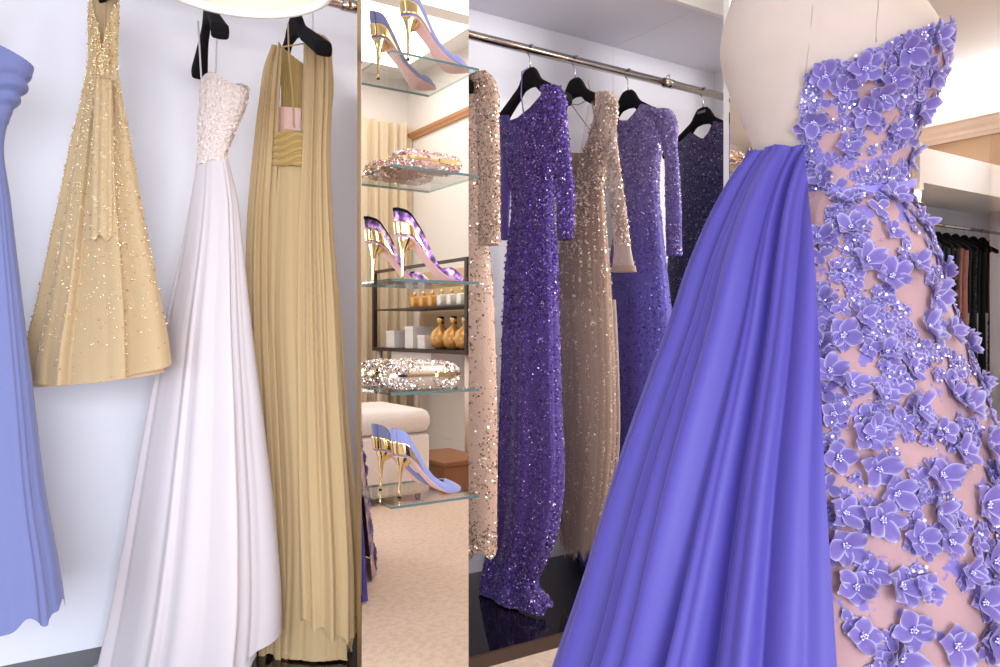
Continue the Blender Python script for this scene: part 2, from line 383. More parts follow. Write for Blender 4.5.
# ------------------------------------------------------------------ scattered ornaments
def discs(P, Nn, rad, n=6, tilt=.35, lift=.001):
    P = np.asarray(P); N_ = np.asarray(Nn)+NR.normal(0, tilt, P.shape); N_ /= np.linalg.norm(N_, axis=1)[:, None]
    a = np.cross(N_, NR.normal(0, 1, P.shape)); a /= np.linalg.norm(a, axis=1)[:, None]+1e-9; b = np.cross(N_, a)
    c = P+np.asarray(Nn)*lift; t = np.arange(n)*2*PI/n
    V = c[:, None, :]+rad[:, None, None]*(np.cos(t)[None, :, None]*a[:, None, :]+np.sin(t)[None, :, None]*b[:, None, :])
    return V.reshape(-1, 3), np.arange(len(P)*n).reshape(-1, n)
_o = np.array([(1, 0, 0), (0, 1, 0), (-1, 0, 0), (0, -1, 0), (0, 0, 1), (0, 0, -1)], float)
_of = [(0, 1, 4), (1, 2, 4), (2, 3, 4), (3, 0, 4), (1, 0, 5), (2, 1, 5), (3, 2, 5), (0, 3, 5)]
def _sub(V, Fc):
    V = [tuple(v) for v in V]; d = {}; out = []
    def mid(a, b):
        k = (min(a, b), max(a, b))
        if k not in d:
            v = (np.array(V[a])+np.array(V[b])); v /= np.linalg.norm(v); d[k] = len(V); V.append(tuple(v))
        return d[k]
    for a, b, c in Fc:
        x, y, z = mid(a, b), mid(b, c), mid(c, a); out += [(a, x, z), (b, y, x), (c, z, y), (x, y, z)]
    return np.array(V), out
BALL = _sub(_o, _of)
def balls(P, rad, ball=BALL, squash=None):
    V0, F0 = ball; P = np.asarray(P); n = len(V0)
    Rm = NR.normal(0, 1, (len(P), 3, 3)); Q, _ = np.linalg.qr(Rm)
    V = P[:, None, :]+rad[:, None, None]*np.einsum('nij,kj->nki', Q, V0)
    Fc = (np.array(F0)[None]+n*np.arange(len(P))[:, None, None]).reshape(-1, 3)
    return V.reshape(-1, 3), Fc

# ------------------------------------------------------------------ jewelled clutches
CRY1 = island_mat('rose_crystals', [(245, 225, 220), (225, 190, 182), (200, 160, 150), (250, 245, 240), (235, 205, 195), (170, 130, 125)], .12, .75)
CRY2 = island_mat('silver_crystals', [(250, 240, 232), (225, 210, 200), (240, 232, 230), (190, 165, 150), (250, 250, 250), (150, 125, 115)], .1, .8)
def clutch(cx, cy, z, a, b, h, ang, label, cm, body):
    o = empty('clutch_bag', (cx, cy, z), label, 'bag')
    ca, sa = math.cos(ang), math.sin(ang)
    def pt(th, v, k=1.0):
        e2 = .45; s = lambda t, p: math.copysign(abs(t)**p, t)
        r = abs(math.cos(v))**.6
        x, y, zz = a*k*r*s(math.cos(th), e2), b*k*r*s(math.sin(th), e2), h/2*k*s(math.sin(v), .7)
        return np.array([cx+x*ca-y*sa, cy+x*sa+y*ca, z+h/2+zz])
    V = []; nt_, nv = 40, 16
    for i in range(nv):
        v = -PI/2+PI*i/(nv-1)
        for k in range(nt_): V.append(pt(2*PI*k/nt_, v*.999, .93))
    Fc = [(i*nt_+k, i*nt_+(k+1) % nt_, (i+1)*nt_+(k+1) % nt_, (i+1)*nt_+k) for i in range(nv-1) for k in range(nt_)]
    mesh('case', V, Fc, body, o)
    P = []; rr = []
    while len(P) < 1300:
        th = R.uniform(0, 2*PI); v = math.asin(R.uniform(-1, 1))*1.0
        p = pt(th, v, .95); q = pt(th, v, 1.0)
        if abs(p[2]-(z+h*.52)) < .0045 and R.random() < .97: continue
        r = R.uniform(.0018, .0042)
        if p[2]-r < z+.0006: continue
        P.append(p); rr.append(r)
    V, Fc = balls(P, np.array(rr), (_o, _of)); mesh('crystals', V, Fc, cm, o, False, kind='stuff')
    V = []
    for zz in (-.003, .003):
        for k in range(60):
            p = pt(2*PI*k/60, 0.0, 1.0); V.append((p[0], p[1], z+h*.52+zz))
    mesh('frame', V, [(k, (k+1) % 60, 60+(k+1) % 60, 60+k) for k in range(60)], GOLD, o)
    p = np.array([cx, cy, z+h*.52]); d = np.array([ca, sa, 0]); nn = np.array([sa, -ca, 0])
    m = MB(); cpt = p+d*a*.45+nn*(b*1.0)
    V = [cpt+d*sx+nn*sy+np.array([0, 0, sz]) for sx in (-.024, .024) for sy in (-.004, .005) for sz in (-.006, .006)]
    m.add(V, [(0, 1, 3, 2), (4, 6, 7, 5), (0, 4, 5, 1), (2, 3, 7, 6), (0, 2, 6, 4), (1, 5, 7, 3)]); m.build('clasp', GOLD, o)
cy = SY0+.058
ca = (onY(398, 150, cy-.03)[0]+onY(463, 150, cy-.03)[0])/2
clutch(ca+.0, cy, SZ[1], .092, .038, .052, 0, 'rose jewelled hard clutch on the second glass shelf', CRY1, mat('clutch_rose', (205, 170, 160), .3, .5))
ca = (onY(379, 370, cy-.02)[0]+onY(463, 370, cy-.02)[0])/2
clutch(ca+.006, cy, SZ[3], .100, .042, .070, 0, 'large silver jewelled clutch on the fourth glass shelf', CRY2, mat('clutch_silver', (200, 185, 172), .25, .6))
clutch(SX0+1.31+.07, SY0+.06, ZS2, .05, .03, .05, 0, 'small gold jewelled bag on the shelf beside the dress form', CRY1, MATS['clutch_rose'])

# ------------------------------------------------------------------ lofted cloth
class Frame:
    """upright plane through (X, Y) facing the eye: gives sideways distance and height"""
    sh = 0.0
    def __init__(s, X, Y):
        s.A = np.array([X, Y, 0.0]); s.D = math.hypot(X, Y); s.e = s.A/s.D
        s.r = np.array([s.e[1], -s.e[0], 0.0]); s.q = -s.e
        s.dep = s.A@FW; s.a0 = math.atan2(s.A@RT, s.dep)
    def lat(s, px): return s.D*np.tan(np.arctan((np.asarray(px, float)-500)/F)-s.a0)
    def z(s, py, lat=0.0, q=0.0): return H+(HZ-np.asarray(py, float))/F*(s.dep+np.asarray(lat)*(s.r@FW)+np.asarray(q)*(s.q@FW))
    def py(s, z): return HZ-(z-H)*F/s.dep
class Surf: pass
def folds(seed, n, a0, a1, sharp=.6, lin=1.0, drift=.8, k=3):
    """hanging cloth: rounded ridges, narrow valleys, uneven spacing and depth"""
    r = random.Random(seed)
    comp = [(max(2, round(n*f)), r.uniform(0, 2*PI), r.uniform(-drift, drift), w) for f, w in ((.6, .8), (1.0, 1.0), (1.7, .45), (2.6, .2))[:k+1]]
    w1, w2, w3, w4 = [r.uniform(0, 2*PI) for _ in range(4)]
    def f(phi, t):
        q = phi+.22*np.sin(2*phi+w1)+.09*np.sin(5*phi+w2+.5*t)
        am = .75+.35*np.sin(3*phi+w3)+.2*np.sin(7*phi+w4)
        s = 0
        for kk, p, d, w in comp:
            x = kk*q+p+d*t+.3*np.sin(2.5*t+p)
            s = s+w*((1-sharp)*np.cos(x)+sharp*(2*np.abs(np.sin(x/2))**1.25-1))
        return (a0+(a1-a0)*t**lin)*s*am*1.1
    return f
def loft(name, parent, fr, secs, mt, nphi=220, nrow=150, top=None, bot=None, ph=(-PI, PI), fold=None, k=.8, off=0.0, kind=None, thick=0, qshift=None, smooth=True, floor_z=None, shear=None, kb=None):
    shear = fr.sh if shear is None else shear
    S = sorted(secs); py = [s[0] for s in S]
    L_ = [(s[0], s[1]) for s in S]; R_ = [(s[0], s[2]) for s in S]; K_ = [(s[0], s[3] if len(s) > 3 else k) for s in S]
    u = np.linspace(0, 1, nphi); t = np.linspace(0, 1, nrow)[:, None]
    closed = ph == (-PI, PI)
    U = np.broadcast_to(u[None, :], (nrow, nphi)); T = np.broadcast_to(t, (nrow, nphi))
    y0 = np.full(nphi, float(py[0])); y1 = np.full(nphi, float(py[-1]))
    if callable(ph[0]) or callable(ph[1]):   # edges given as picture columns of a free edge
        PH = None
    else: PH = ph[0]+(ph[1]-ph[0])*U
    ph0 = PH[0] if PH is not None else (ph[0] if not callable(ph[0]) else -.3)+u*((ph[1] if not callable(ph[1]) else -.05)-(ph[0] if not callable(ph[0]) else -.3))
    if top is not None: y0 = np.array([top(p) for p in ph0])
    if bot is not None: y1 = np.array([bot(p) for p in ph0])
    Y = y0[None, :]+(y1-y0)[None, :]*T
    xl, xr = smoothi(Y, L_), smoothi(Y, R_); kk = smoothi(Y, K_)
    ll, lr = fr.lat(xl), fr.lat(xr); c = (ll+lr)/2; hw = (lr-ll)/2
    a = hw/np.sqrt(1+(hw*kk/fr.D)**2)+off; b = a*kk
    if PH is None:
        def conv(e):
            if not callable(e): return np.full_like(Y, e)
            return np.arcsin(np.clip((fr.lat(e(Y))-c)/np.maximum(a, 1e-4), -1, 1))
        p0, p1 = conv(ph[0]), conv(ph[1]); PH = p0+(p1-p0)*U
    sp, cp = np.sin(PH), np.cos(PH)
    nx, nq = sp*b, cp*a; nl = np.sqrt(nx**2+nq**2)+1e-9; nx, nq = nx/nl, nq/nl
    d = fold(PH, T) if fold is not None else 0
    if closed and fold is not None: d = d*1.0
    if kb: b = np.where(np.cos(PH) < 0, a*kb, b)
    lat = c+a*sp+nx*d; qq = b*cp+nq*d+shear*(c+a*sp)
    if qshift is not None: qq = qq+qshift(T)
    z = fr.z(Y, c, shear*(c+a*sp)+(qshift(T) if qshift is not None else 0))
    if floor_z is not None: z = np.maximum(z, floor_z+.002+.004*T)
    P = fr.A[None, None]+lat[..., None]*fr.r+qq[..., None]*fr.q; P = P.copy(); P[..., 2] = z
    Fc = grid_faces(nrow, nphi)
    o = mesh(name, P.reshape(-1, 3), Fc, mt, parent, smooth, kind=kind)
    if thick:
        md = o.modifiers.new('thick', 'SOLIDIFY'); md.thickness = thick; md.offset = -1
    s = Surf(); s.o = o; s.P = P
    du = np.gradient(P, axis=1); dv = np.gradient(P, axis=0); N_ = np.cross(dv, du); N_ /= np.linalg.norm(N_, axis=2)[..., None]+1e-12
    ctr = fr.A[None, None]+c[..., None]*fr.r; out = P-ctr; out[..., 2] = 0
    sg = np.sign((N_*out).sum(2)); sg[sg == 0] = 1; s.N = N_*sg[..., None]; s.T = T; s.PH = PH; s.fr = fr
    return s
def sample(s, n, wt=None, front=None):
    nr, nc = s.P.shape[:2]; out_p, out_n = [], []
    e1 = np.linalg.norm(s.P[1:, :-1]-s.P[:-1, :-1], axis=2); e2 = np.linalg.norm(s.P[:-1, 1:]-s.P[:-1, :-1], axis=2); A = e1*e2
    if wt is not None: A = A*wt(s.PH[:-1, :-1], s.T[:-1, :-1])
    if front is not None: A = A*(np.cos(s.PH[:-1, :-1]) > front)
    idx = NR.choice(A.size, n, p=(A/A.sum()).ravel()); i, j = np.divmod(idx, nc-1); a, b = NR.random(n)[:, None], NR.random(n)[:, None]
    P = (s.P[i, j]*(1-a)+s.P[i+1, j]*a)*(1-b)+(s.P[i, j+1]*(1-a)+s.P[i+1, j+1]*a)*b
    return P, s.N[i, j]
def sequins(s, n, r0, r1, mt, name='sequins', wt=None, front=-.3, tilt=.35, lift=.001, parent=None, nside=6):
    P, N_ = sample(s, n, wt, front); V, Fc = discs(P, N_, NR.uniform(r0, r1, n), nside, tilt, lift)
    return mesh(name, V, Fc, mt, parent or s.o, False, kind='stuff')
def beads(s, n, r0, r1, mt, name='beading', wt=None, front=-.3, parent=None, lo=False):
    P, N_ = sample(s, n, wt, front); rr = NR.uniform(r0, r1, n); V, Fc = balls(P+N_*rr[:, None]*.6, rr, (_o, _of) if lo else BALL)
    return mesh(name, V, Fc, mt, parent or s.o, not lo, kind='stuff')

# ------------------------------------------------------------------ hangers
def hanger(X, Y, zr, label, half=.20, yaw=0.0, drop=.135, plaque=False):
    """black velvet hanger: hub, two sloping arms and a steel hook over the rail"""
    o = empty('clothes_hanger', (X, Y, zr), label, 'hanger')
    zt = zr-.058; ss = np.linspace(-1, 1, 41); V = []; n = 12
    dx, dy = math.sin(yaw), math.cos(yaw)
    for s in ss:
        a = abs(s)
        top = zt-.004*min(1, a/.13) if a < .13 else zt-.004-.036*min(1, (a-.13)/.14)**.8-drop*.72*max(0, (a-.2)/.8)**1.05
        hgt = .068-.024*min(1, max(0, a-.1)/.15) if a < .9 else .044-.016*((a-.9)/.1)**2
        wd = .010+.013*max(0, (a-.35)/.65)**1.3
        if a > .97: wd *= .75
        yy = half*s
        for k in range(n):
            t = 2*PI*k/n; cx, cz = math.cos(t), math.sin(t)
            sx = math.copysign(abs(cx)**.5, cx)*wd; sz = math.copysign(abs(cz)**.5, cz)*hgt/2
            V.append((X+dx*yy+sx*dy, Y+dy*yy-sx*dx, top-hgt/2+sz))
    Fc = [(i*n+k, i*n+(k+1) % n, (i+1)*n+(k+1) % n, (i+1)*n+k) for i in range(40) for k in range(n)]+[tuple(range(n-1, -1, -1)), tuple(40*n+k for k in range(n))]
    mesh('body', V, Fc, VELVET, o)
    r = .0172; pts = [(X, Y, zt-.004), (X, Y, zr-r-.012)]
    pts += [(X+dx*r*math.sin(t)*1, Y+dy*r*math.sin(t), zr+.0-r*math.cos(t)) for t in np.linspace(.35, 4.6, 22)]
    MB().tube(pts, .0021, 8).build('hook', STEEL, o, True)
    if plaque: MB().box((X-.0118, Y-.022, zt-.026), (X-.0108, Y+.018, zt-.016)).build('plaque', mat('plaque_grey', (120, 116, 122), .4, .5), o)
    return o
def railX(px): return onY(px, 30, YR)[0]
Xh = {n: railX(p) for n, p in dict(blue=-24, bead=104, white=206, gold=293, champ=470, purple=530, lace=575, violet=628, dark=703).items()}
hanger(Xh['blue'], YR, ZR, 'black hanger at the left edge of the picture', .18)
hanger(Xh['bead'], YR, ZR, 'black hanger holding the short gold beaded dress', .14, drop=.03)
hanger(railX(209), YR, ZR, 'black hanger above the white gown, below the lampshade', .18, yaw=.09)
hanger(railX(295), YR, ZR, 'black hanger holding the gold chiffon gown', .225, drop=.145)
hanger(Xh['champ']-.09, YR, ZR, 'black hanger of the champagne sequin gown behind the mirror', .14)
hanger(Xh['purple'], YR, ZR, 'black hanger holding the purple sequin gown')
hanger(Xh['lace'], YR, ZR, 'black hanger holding the champagne lace gown')
hanger(Xh['violet'], YR, ZR, 'black hanger holding the violet sequin gown')
hanger(Xh['dark'], YR, ZR, 'black hanger with small grey plaque holding the dark navy gown', plaque=True)

# ================================================================== GOWNS ON THE LEFT
SHEAR = dict(blue=.5, bead=.35, white=.45, gold=.5, purple=.9, lace=.9, violet=.9, dark=.9)
def gown(name, key, zb, label, y=YR):
    f = Frame(Xh[key], y); f.sh = SHEAR.get(key, .8)
    return empty(name, (Xh[key], y, zb), label, 'dress'), f
# ---- blue chiffon
BLUE = mat('blue_chiffon', (118, 126, 178), .75, sheen=.4, trans=.28, bump=('noise', 500, .1, .001))
g, fr = gown('evening_gown', 'blue', .25, 'periwinkle blue strapless chiffon gown cut off by the left picture edge')
S_ = [(30, -66, 22), (48, -72, 31), (80, -68, 25), (115, -56, 8), (135, -54, 4), (200, -62, 10), (300, -74, 21), (400, -86, 32), (500, -98, 43), (580, -108, 56), (612, -112, 60), (640, -114, 62)]
hem = lambda p: 612+8*math.cos(p)+5*math.sin(9*p)+3*math.sin(17*p+1)
loft('skirt', g, fr, [s for s in S_ if s[0] > 100], BLUE, top=lambda p: 115, bot=hem, fold=folds(3, 15, .004, .022, .5), k=.8)
loft('underskirt', g, fr, [(s[0], s[1]+3, s[2]-4) for s in S_ if s[0] > 100], mat('blue_lining', (150, 150, 205), .6), top=lambda p: 118, bot=lambda p: 598+4*math.sin(7*p), fold=folds(5, 11, .004, .012), k=.75)
sw = folds(8, 6, .004, .004)
loft('bodice', g, fr, [s for s in S_ if s[0] < 140], BLUE, top=lambda p: 46+14*math.sin(p), bot=lambda p: 120, fold=lambda p, t: .0045*np.sin(26*t+5*np.sin(p*1.5+.6)+6*p)*np.sin(PI*np.clip(t*1.3-.12, 0, 1))+.0005*np.sin(60*p)*(1-t)**2, k=.7, thick=.003)
# ---- gold beaded short dress
GTUL = mat('gold_tulle', (198, 172, 134), .7, sheen=.4, trans=.3, bump=('vor', 420, .25, .002))
GTULD = mat('gold_tulle_lining', (200, 168, 136), .7, trans=.2)
GBEAD = island_mat('gold_beads', [(240, 220, 170), (222, 192, 130), (252, 242, 214), (196, 164, 110), (244, 226, 186)], .18, .7)
g, fr = gown('cocktail_dress', 'bead', .8, 'short gold tulle dress covered in beads with flared skirt')
S_ = [(-14, 91, 119), (12, 90, 119), (78, 89, 118), (110, 83, 124), (138, 77, 129), (210, 63, 141), (300, 45, 158), (362, 31, 167), (384, 29, 168)]
hem = lambda p: 374-9*math.sin(p-.3)+3*math.cos(2*p)
def neck(p): return 62-64*abs(math.sin(p+.15))**.55 if abs(p) < PI/2 else -8
st0 = folds(21, 5, .0012, .018, .8, 1.1, .4, 2)
def saw(x):
    f = x-np.floor(x); return np.where(f < .9, f/.9, (1-f)/.1)-.5
st = lambda p, t: st0(p, t)+(.004+.030*t)*saw(p*7/(2*PI)+.55)
s = loft('skirt', g, fr, S_, GTUL, 260, 170, top=neck, bot=hem, fold=st, k=.65)
beads(s, 2000, .0011, .0022, GBEAD, wt=lambda p, t: (1-t)**1.6*.9+.06, front=-.2)
beads(s, 650, .0018, .0029, GBEAD, 'large_beads', wt=lambda p, t: np.where(t < .9, (1-t)**.6, 0), front=-.2)
loft('lining', g, fr, [(a, b+9-9*(a > 365), c-9+9*(a > 365)) for a, b, c in S_ if a > 70], GTULD, 160, 60, top=lambda p: 90, bot=lambda p: 379-6*math.sin(p-.2), fold=folds(23, 6, .001, .006, .4), k=.5)
s = loft('sash', g, fr, [(78, 94, 113), (140, 92, 114), (239, 90, 116)], GTUL, 60, 60, top=lambda p: 80, bot=lambda p: 239+3*math.sin(6*p), ph=(-1.2, 1.2), fold=lambda p, t: .002*np.cos(9*p+t), k=.5, qshift=lambda t: .032+.03*t, thick=.002)
beads(s, 420, .0012, .0022, GBEAD, front=-.2)
# ---- white gown
WHITE = mat('white_satin', (206, 196, 200), .5, sheen=.2, trans=.1, bump=('noise', 300, .06, .001))
LACEW = mat('ivory_lace', (222, 205, 200), .7, bump=('vor', 130, .9, .006))
g, fr = gown('wedding_gown', 'white', ZP, 'long white strapless gown with beaded lace bodice and plain skirt')
SB = [(76, 203, 246), (90, 201, 247), (105, 200, 244), (130, 199, 234), (156, 199, 226), (172, 197, 228)]
s = loft('bodice', g, fr, SB, LACEW, 160, 70, top=lambda p: 90-9*abs(math.sin(p*1.0-.2))-6*math.cos(p*2+.8), bot=lambda p: 168-6*math.cos(p-.4), fold=folds(31, 9, .002, .002), k=.8, thick=.003)
P, N_ = sample(s, 900, None, -.2); V, Fc = discs(P, N_, NR.uniform(.002, .0055, 900), 5, .7, .002); mesh('lace_petals', V, Fc, island_mat('ivory_petals', [(235, 222, 214), (215, 195, 188), (225, 208, 206), (240, 230, 226)], .5, .15), s.o, False, kind='stuff')
beads(s, 350, .001, .002, island_mat('pearl_beads', [(250, 240, 235), (225, 205, 195)], .2, .5), front=-.2)
SS = [(150, 200, 226), (166, 197, 229), (200, 192, 235), (240, 186, 238), (320, 170, 243), (430, 150, 252), (540, 130, 260), (610, 116, 262), (667, 102, 260), (690, 96, 260)]
fw0 = folds(33, 6, .0008, .026, .75, .8, .6, 2)
loft('skirt', g, fr, SS, WHITE, 240, 160, top=lambda p: 163-8*math.cos(p-.3), bot=lambda p: 676-36*max(0, math.sin(p-.15))**2, fold=lambda p, t: fw0(p, t)+.034*t*saw(p*6/(2*PI)+.28+.06*t), k=.75, floor_z=ZP)
loft('underskirt', g, fr, [(a, b+6, c-6) for a, b, c in SS], mat('white_lining', (218, 209, 214), .6), 120, 60, top=lambda p: 172, bot=lambda p: 668+5*math.sin(8*p), fold=folds(35, 7, .001, .014), k=.7, floor_z=ZP)
ya, yb = YR-.10, YR-.17
for (p0, p1) in (((198, 22), (202, 92)), ((217, 30), (215, 84))):
    a = fr.A+fr.r*fr.lat(p0[0]); a[2] = fr.z(p0[1]); b = fr.A+fr.r*fr.lat(p1[0])+fr.q*.012; b[2] = fr.z(p1[1]); MB().tube([a, b], .0022, 6).build('strap', WHITE, g, True)
# ---- gold chiffon gown
GCH = mat('gold_chiffon', (206, 177, 132), .75, sheen=.35, trans=.28, bump=('noise', 500, .08, .001))
GCHD = mat('gold_satin', (172, 142, 82), .45, sheen=.3)
g, fr = gown('evening_gown', 'gold', ZP, 'long gold chiffon gown with ruched waistband and draped shoulder panels')
loft('skirt', g, fr, [(150, 272, 318), (170, 270, 322), (220, 262, 328), (300, 258, 336), (400, 262, 341), (500, 266, 349), (560, 268, 352), (640, 262, 350), (675, 258, 352)], GCH, 320, 150, top=lambda p: 160, bot=lambda p: 668+4*math.sin(11*p) - 85*max(0, math.sin(p+.6))**6*(1 if math.cos(p) < .45 else .0), fold=folds(41, 15, .006, .022, .7), k=.5, floor_z=ZP)
loft('underskirt', g, fr, [(150, 274, 316), (300, 264, 330), (560, 270, 344), (675, 262, 346)], GCH, 160, 60, top=lambda p: 170, bot=lambda p: 672, fold=folds(43, 13, .002, .010), k=.7, floor_z=ZP)
loft('back_bodice', g, fr, [(48, 279, 327), (90, 282, 331), (125, 280, 327), (165, 272, 320)], GCHD, 90, 50, top=lambda p: 60+30*max(0, math.cos(p*1.0))-16*abs(math.sin(p)), bot=lambda p: 168, ph=(PI*.5, PI*1.5), fold=lambda p, t: .0012*np.sin(40*p), k=.55, thick=.002)
loft('lining_patch', g, fr, [(106, 278, 302), (140, 276, 302)], mat('pink_lining', (226, 184, 172), .6), 30, 20, top=lambda p: 108, bot=lambda p: 142, ph=(-1.2, 1.2), k=.3, qshift=lambda t: -.006+0*t)
rz = lambda p, t: .0045*np.sin(30*t+3.5*np.sin(1.7*p+1)+1.3*np.sin(5*p)+2*p)
loft('waistband', g, fr, [(132, 270, 312), (150, 270, 314), (170, 270, 316)], GCHD, 120, 90, top=lambda p: 137-3*math.cos(2*p), bot=lambda p: 169, fold=rz, k=.8, off=.003, thick=.002)
fL = lambda p, t: (.005+.004*t)*(2*np.abs(np.sin(4*p+.6*t))**1.2-1)+.003*np.sin(13*p+2*t)
sL = [(46, 274, 280), (64, 267, 280), (100, 261, 278), (150, 255, 277), (216, 249, 274), (330, 248, 274), (450, 255, 279), (600, 262, 286), (660, 262, 288)]
loft('shoulder_drape', g, fr, sL, GCH, 80, 140, top=lambda p: 47+2*math.sin(p), bot=lambda p: 655+6*math.sin(3*p), fold=fL, k=.6, qshift=lambda t: .02+.03*t)
fR = lambda p, t: (.004+.007*t)*(2*np.abs(np.sin(5*p+.7*t))**1.2-1)+.0035*np.sin(17*p-2*t)
sR = [(32, 309, 319), (40, 306, 326), (60, 305, 328), (100, 304, 328), (144, 303, 326), (216, 299, 328), (300, 297, 333), (400, 297, 338), (500, 298, 344), (570, 300, 347), (640, 302, 347)]
loft('shoulder_drape', g, fr, sR, GCH, 110, 150, top=lambda p: 33+3*math.sin(p+.5), bot=lambda p: 628+14*math.sin(p)+4*math.sin(8*p), fold=fR, k=.7, qshift=lambda t: .03+.035*t)
loft('back_panel', g, fr, [(44, 322, 330), (100, 320, 332), (124, 318, 328), (300, 320, 336), (480, 326, 350), (572, 330, 357)], GCH, 60, 120, top=lambda p: 46, bot=lambda p: 566+6*math.sin(5*p), fold=lambda p, t: .004*np.sin(7*p+2*t), k=.5, qshift=lambda t: -.02+0*t)
for pts in (((281, 52), (306, 46)), ((288, 28), (289, 60), (293, 100), (294, 130))):
    P = []
    for q in pts: a = fr.A+fr.r*fr.lat(q[0])+fr.q*.03; a[2] = fr.z(q[1]); P.append(a)
    MB().tube(P, .0022, 6).build('hanging_loop', GCH, g, True)

# ================================================================== GOWNS ON THE RIGHT
PUR = [(92, 70, 146), (66, 48, 112), (120, 96, 174), (48, 34, 82), (196, 174, 222), (78, 58, 132)]
PURS = island_mat('purple_sequins', PUR, .28, .8)
PURF = mat('purple_net', (78, 56, 136), .7, sheen=.3, bump=('vor', 160, .5, .004))
# ---- champagne sequin gown behind the mirror
CHS = island_mat('champagne_sequins', [(205, 178, 158), (180, 152, 134), (232, 214, 198), (150, 124, 110), (220, 196, 180)], .25, .8)
CHF = mat('champagne_net', (196, 164, 146), .75, sheen=.4, bump=('vor', 200, .4, .003))
g, fr = gown('evening_gown', 'champ', .1, 'champagne sequin gown half hidden behind right edge of the mirror')
fr = Frame(railX(455), YR); fr.sh = .9
s = loft('dress_body', g, fr, [(76, 424, 484), (100, 422, 490), (180, 424, 484), (300, 424, 491), (420, 418, 494), (556, 412, 493)], CHF, 160, 120, top=lambda p: 80+10*math.cos(p), bot=lambda p: 552+5*math.sin(7*p), fold=folds(51, 9, .002, .010), k=.6)
sequins(s, 5200, .0018, .0038, CHS, wt=lambda p, t: np.where(t < .45, 1.6, .35+.8*(np.sin(14*t+3*p) > .2)+(t > .93)*2), front=-.1)
s = loft('sleeve', g, fr, [(72, 466, 484), (78, 468, 491), (86, 471, 494), (120, 475, 496), (180, 478, 497), (246, 478, 497)], CHF, 60, 80, top=lambda p: 74-3*math.sin(p), bot=lambda p: 245, fold=folds(53, 5, .001, .002), k=.8, qshift=lambda t: .05+0*t)
sequins(s, 1900, .0018, .0036, CHS, front=-.3)
# ---- purple sequin gown
g, fr = gown('evening_gown', 'purple', ZP, 'purple sequin gown with asymmetric neckline and trailing beaded hem')
def pneck(p): return float(np.interp(math.sin(p), [-1, -.7, -.4, 0, .33, .6, 1], [116, 122, 119, 109, 97, 88, 96]))+(8*math.cos(p) if math.cos(p) > 0 else 6*math.cos(p))
SP = [(84, 500, 560), (100, 500, 560), (122, 499, 559), (150, 504, 556), (200, 512, 552), (260, 507, 555), (300, 505, 556), (400, 502, 558), (500, 498, 558), (535, 494, 552), (562, 488, 543), (585, 484, 535), (602, 483, 547), (624, 486, 549)]
SPb = [(84, 503, 560), (100, 501, 559), (122, 500, 556)]+SP[3:]
s = loft('dress_body', g, fr, SPb, PURF, 200, 170, top=pneck, bot=lambda p: 606+15*math.cos(p+.2)+3*math.sin(9*p), fold=folds(61, 7, .003, .024, .7), k=.55, floor_z=ZP, qshift=lambda t: .12*t**2)
sequins(s, 14000, .0013, .003, PURS, wt=lambda p, t: np.where(t < .42, 1.5, .6+.6*(t > .85)), front=-.15, tilt=.4)
beads(s, 1100, .0012, .0024, island_mat('lilac_beads', [(200, 170, 225), (150, 110, 195), (225, 205, 240)], .2, .7), wt=lambda p, t: .1+t**3, front=-.1, lo=True)
P, N_ = sample(s, 700, lambda p, t: np.exp(-((t-.32)/.14)**2), -.1); V, Fc = discs(P, N_, NR.uniform(.003, .006, 700), 5, .8, .004); mesh('petals', V, Fc, island_mat('purple_petals', [(96, 68, 165), (74, 50, 140), (118, 90, 185)], .6, .1), s.o, False, kind='stuff')
s = loft('sleeve', g, fr, [(84, 541, 556), (92, 541, 561), (120, 546, 564), (160, 551, 568), (200, 555, 571), (240, 556, 569)], PURF, 60, 90, top=lambda p: 87, bot=lambda p: 240, fold=folds(63, 5, .001, .002), k=.9, qshift=lambda t: .075+0*t)
sequins(s, 2600, .0013, .0028, PURS, front=-.3, tilt=.5)
P, N_ = sample(s, 260, None, -.3); V, Fc = discs(P, N_, NR.uniform(.003, .006, 260), 5, .8, .003); mesh('petals', V, Fc, island_mat('orchid_petals', [(130, 92, 195), (108, 72, 175), (150, 120, 212)], .6, .1), s.o, False, kind='stuff')
s = loft('sleeve', g, fr, [(114, 499, 508), (130, 498, 511), (160, 499, 511), (200, 499, 509), (242, 500, 507)], PURF, 50, 80, top=lambda p: 116, bot=lambda p: 240, fold=folds(65, 5, .001, .002), k=.9, qshift=lambda t: -.02+0*t)
sequins(s, 1500, .0013, .0028, PURS, front=-.3)
P = []
for q in ((528, 68), (522, 72), (521, 95), (524, 116)): lt = fr.lat(q[0]); qd = fr.sh*lt+.02; a = fr.A+fr.r*lt+fr.q*qd; a[2] = fr.z(q[1], lt, qd); P.append(a)
MB().tube(P, .0025, 6).build('hanging_loop', mat('lilac_ribbon', (130, 120, 190), .6), g, True)
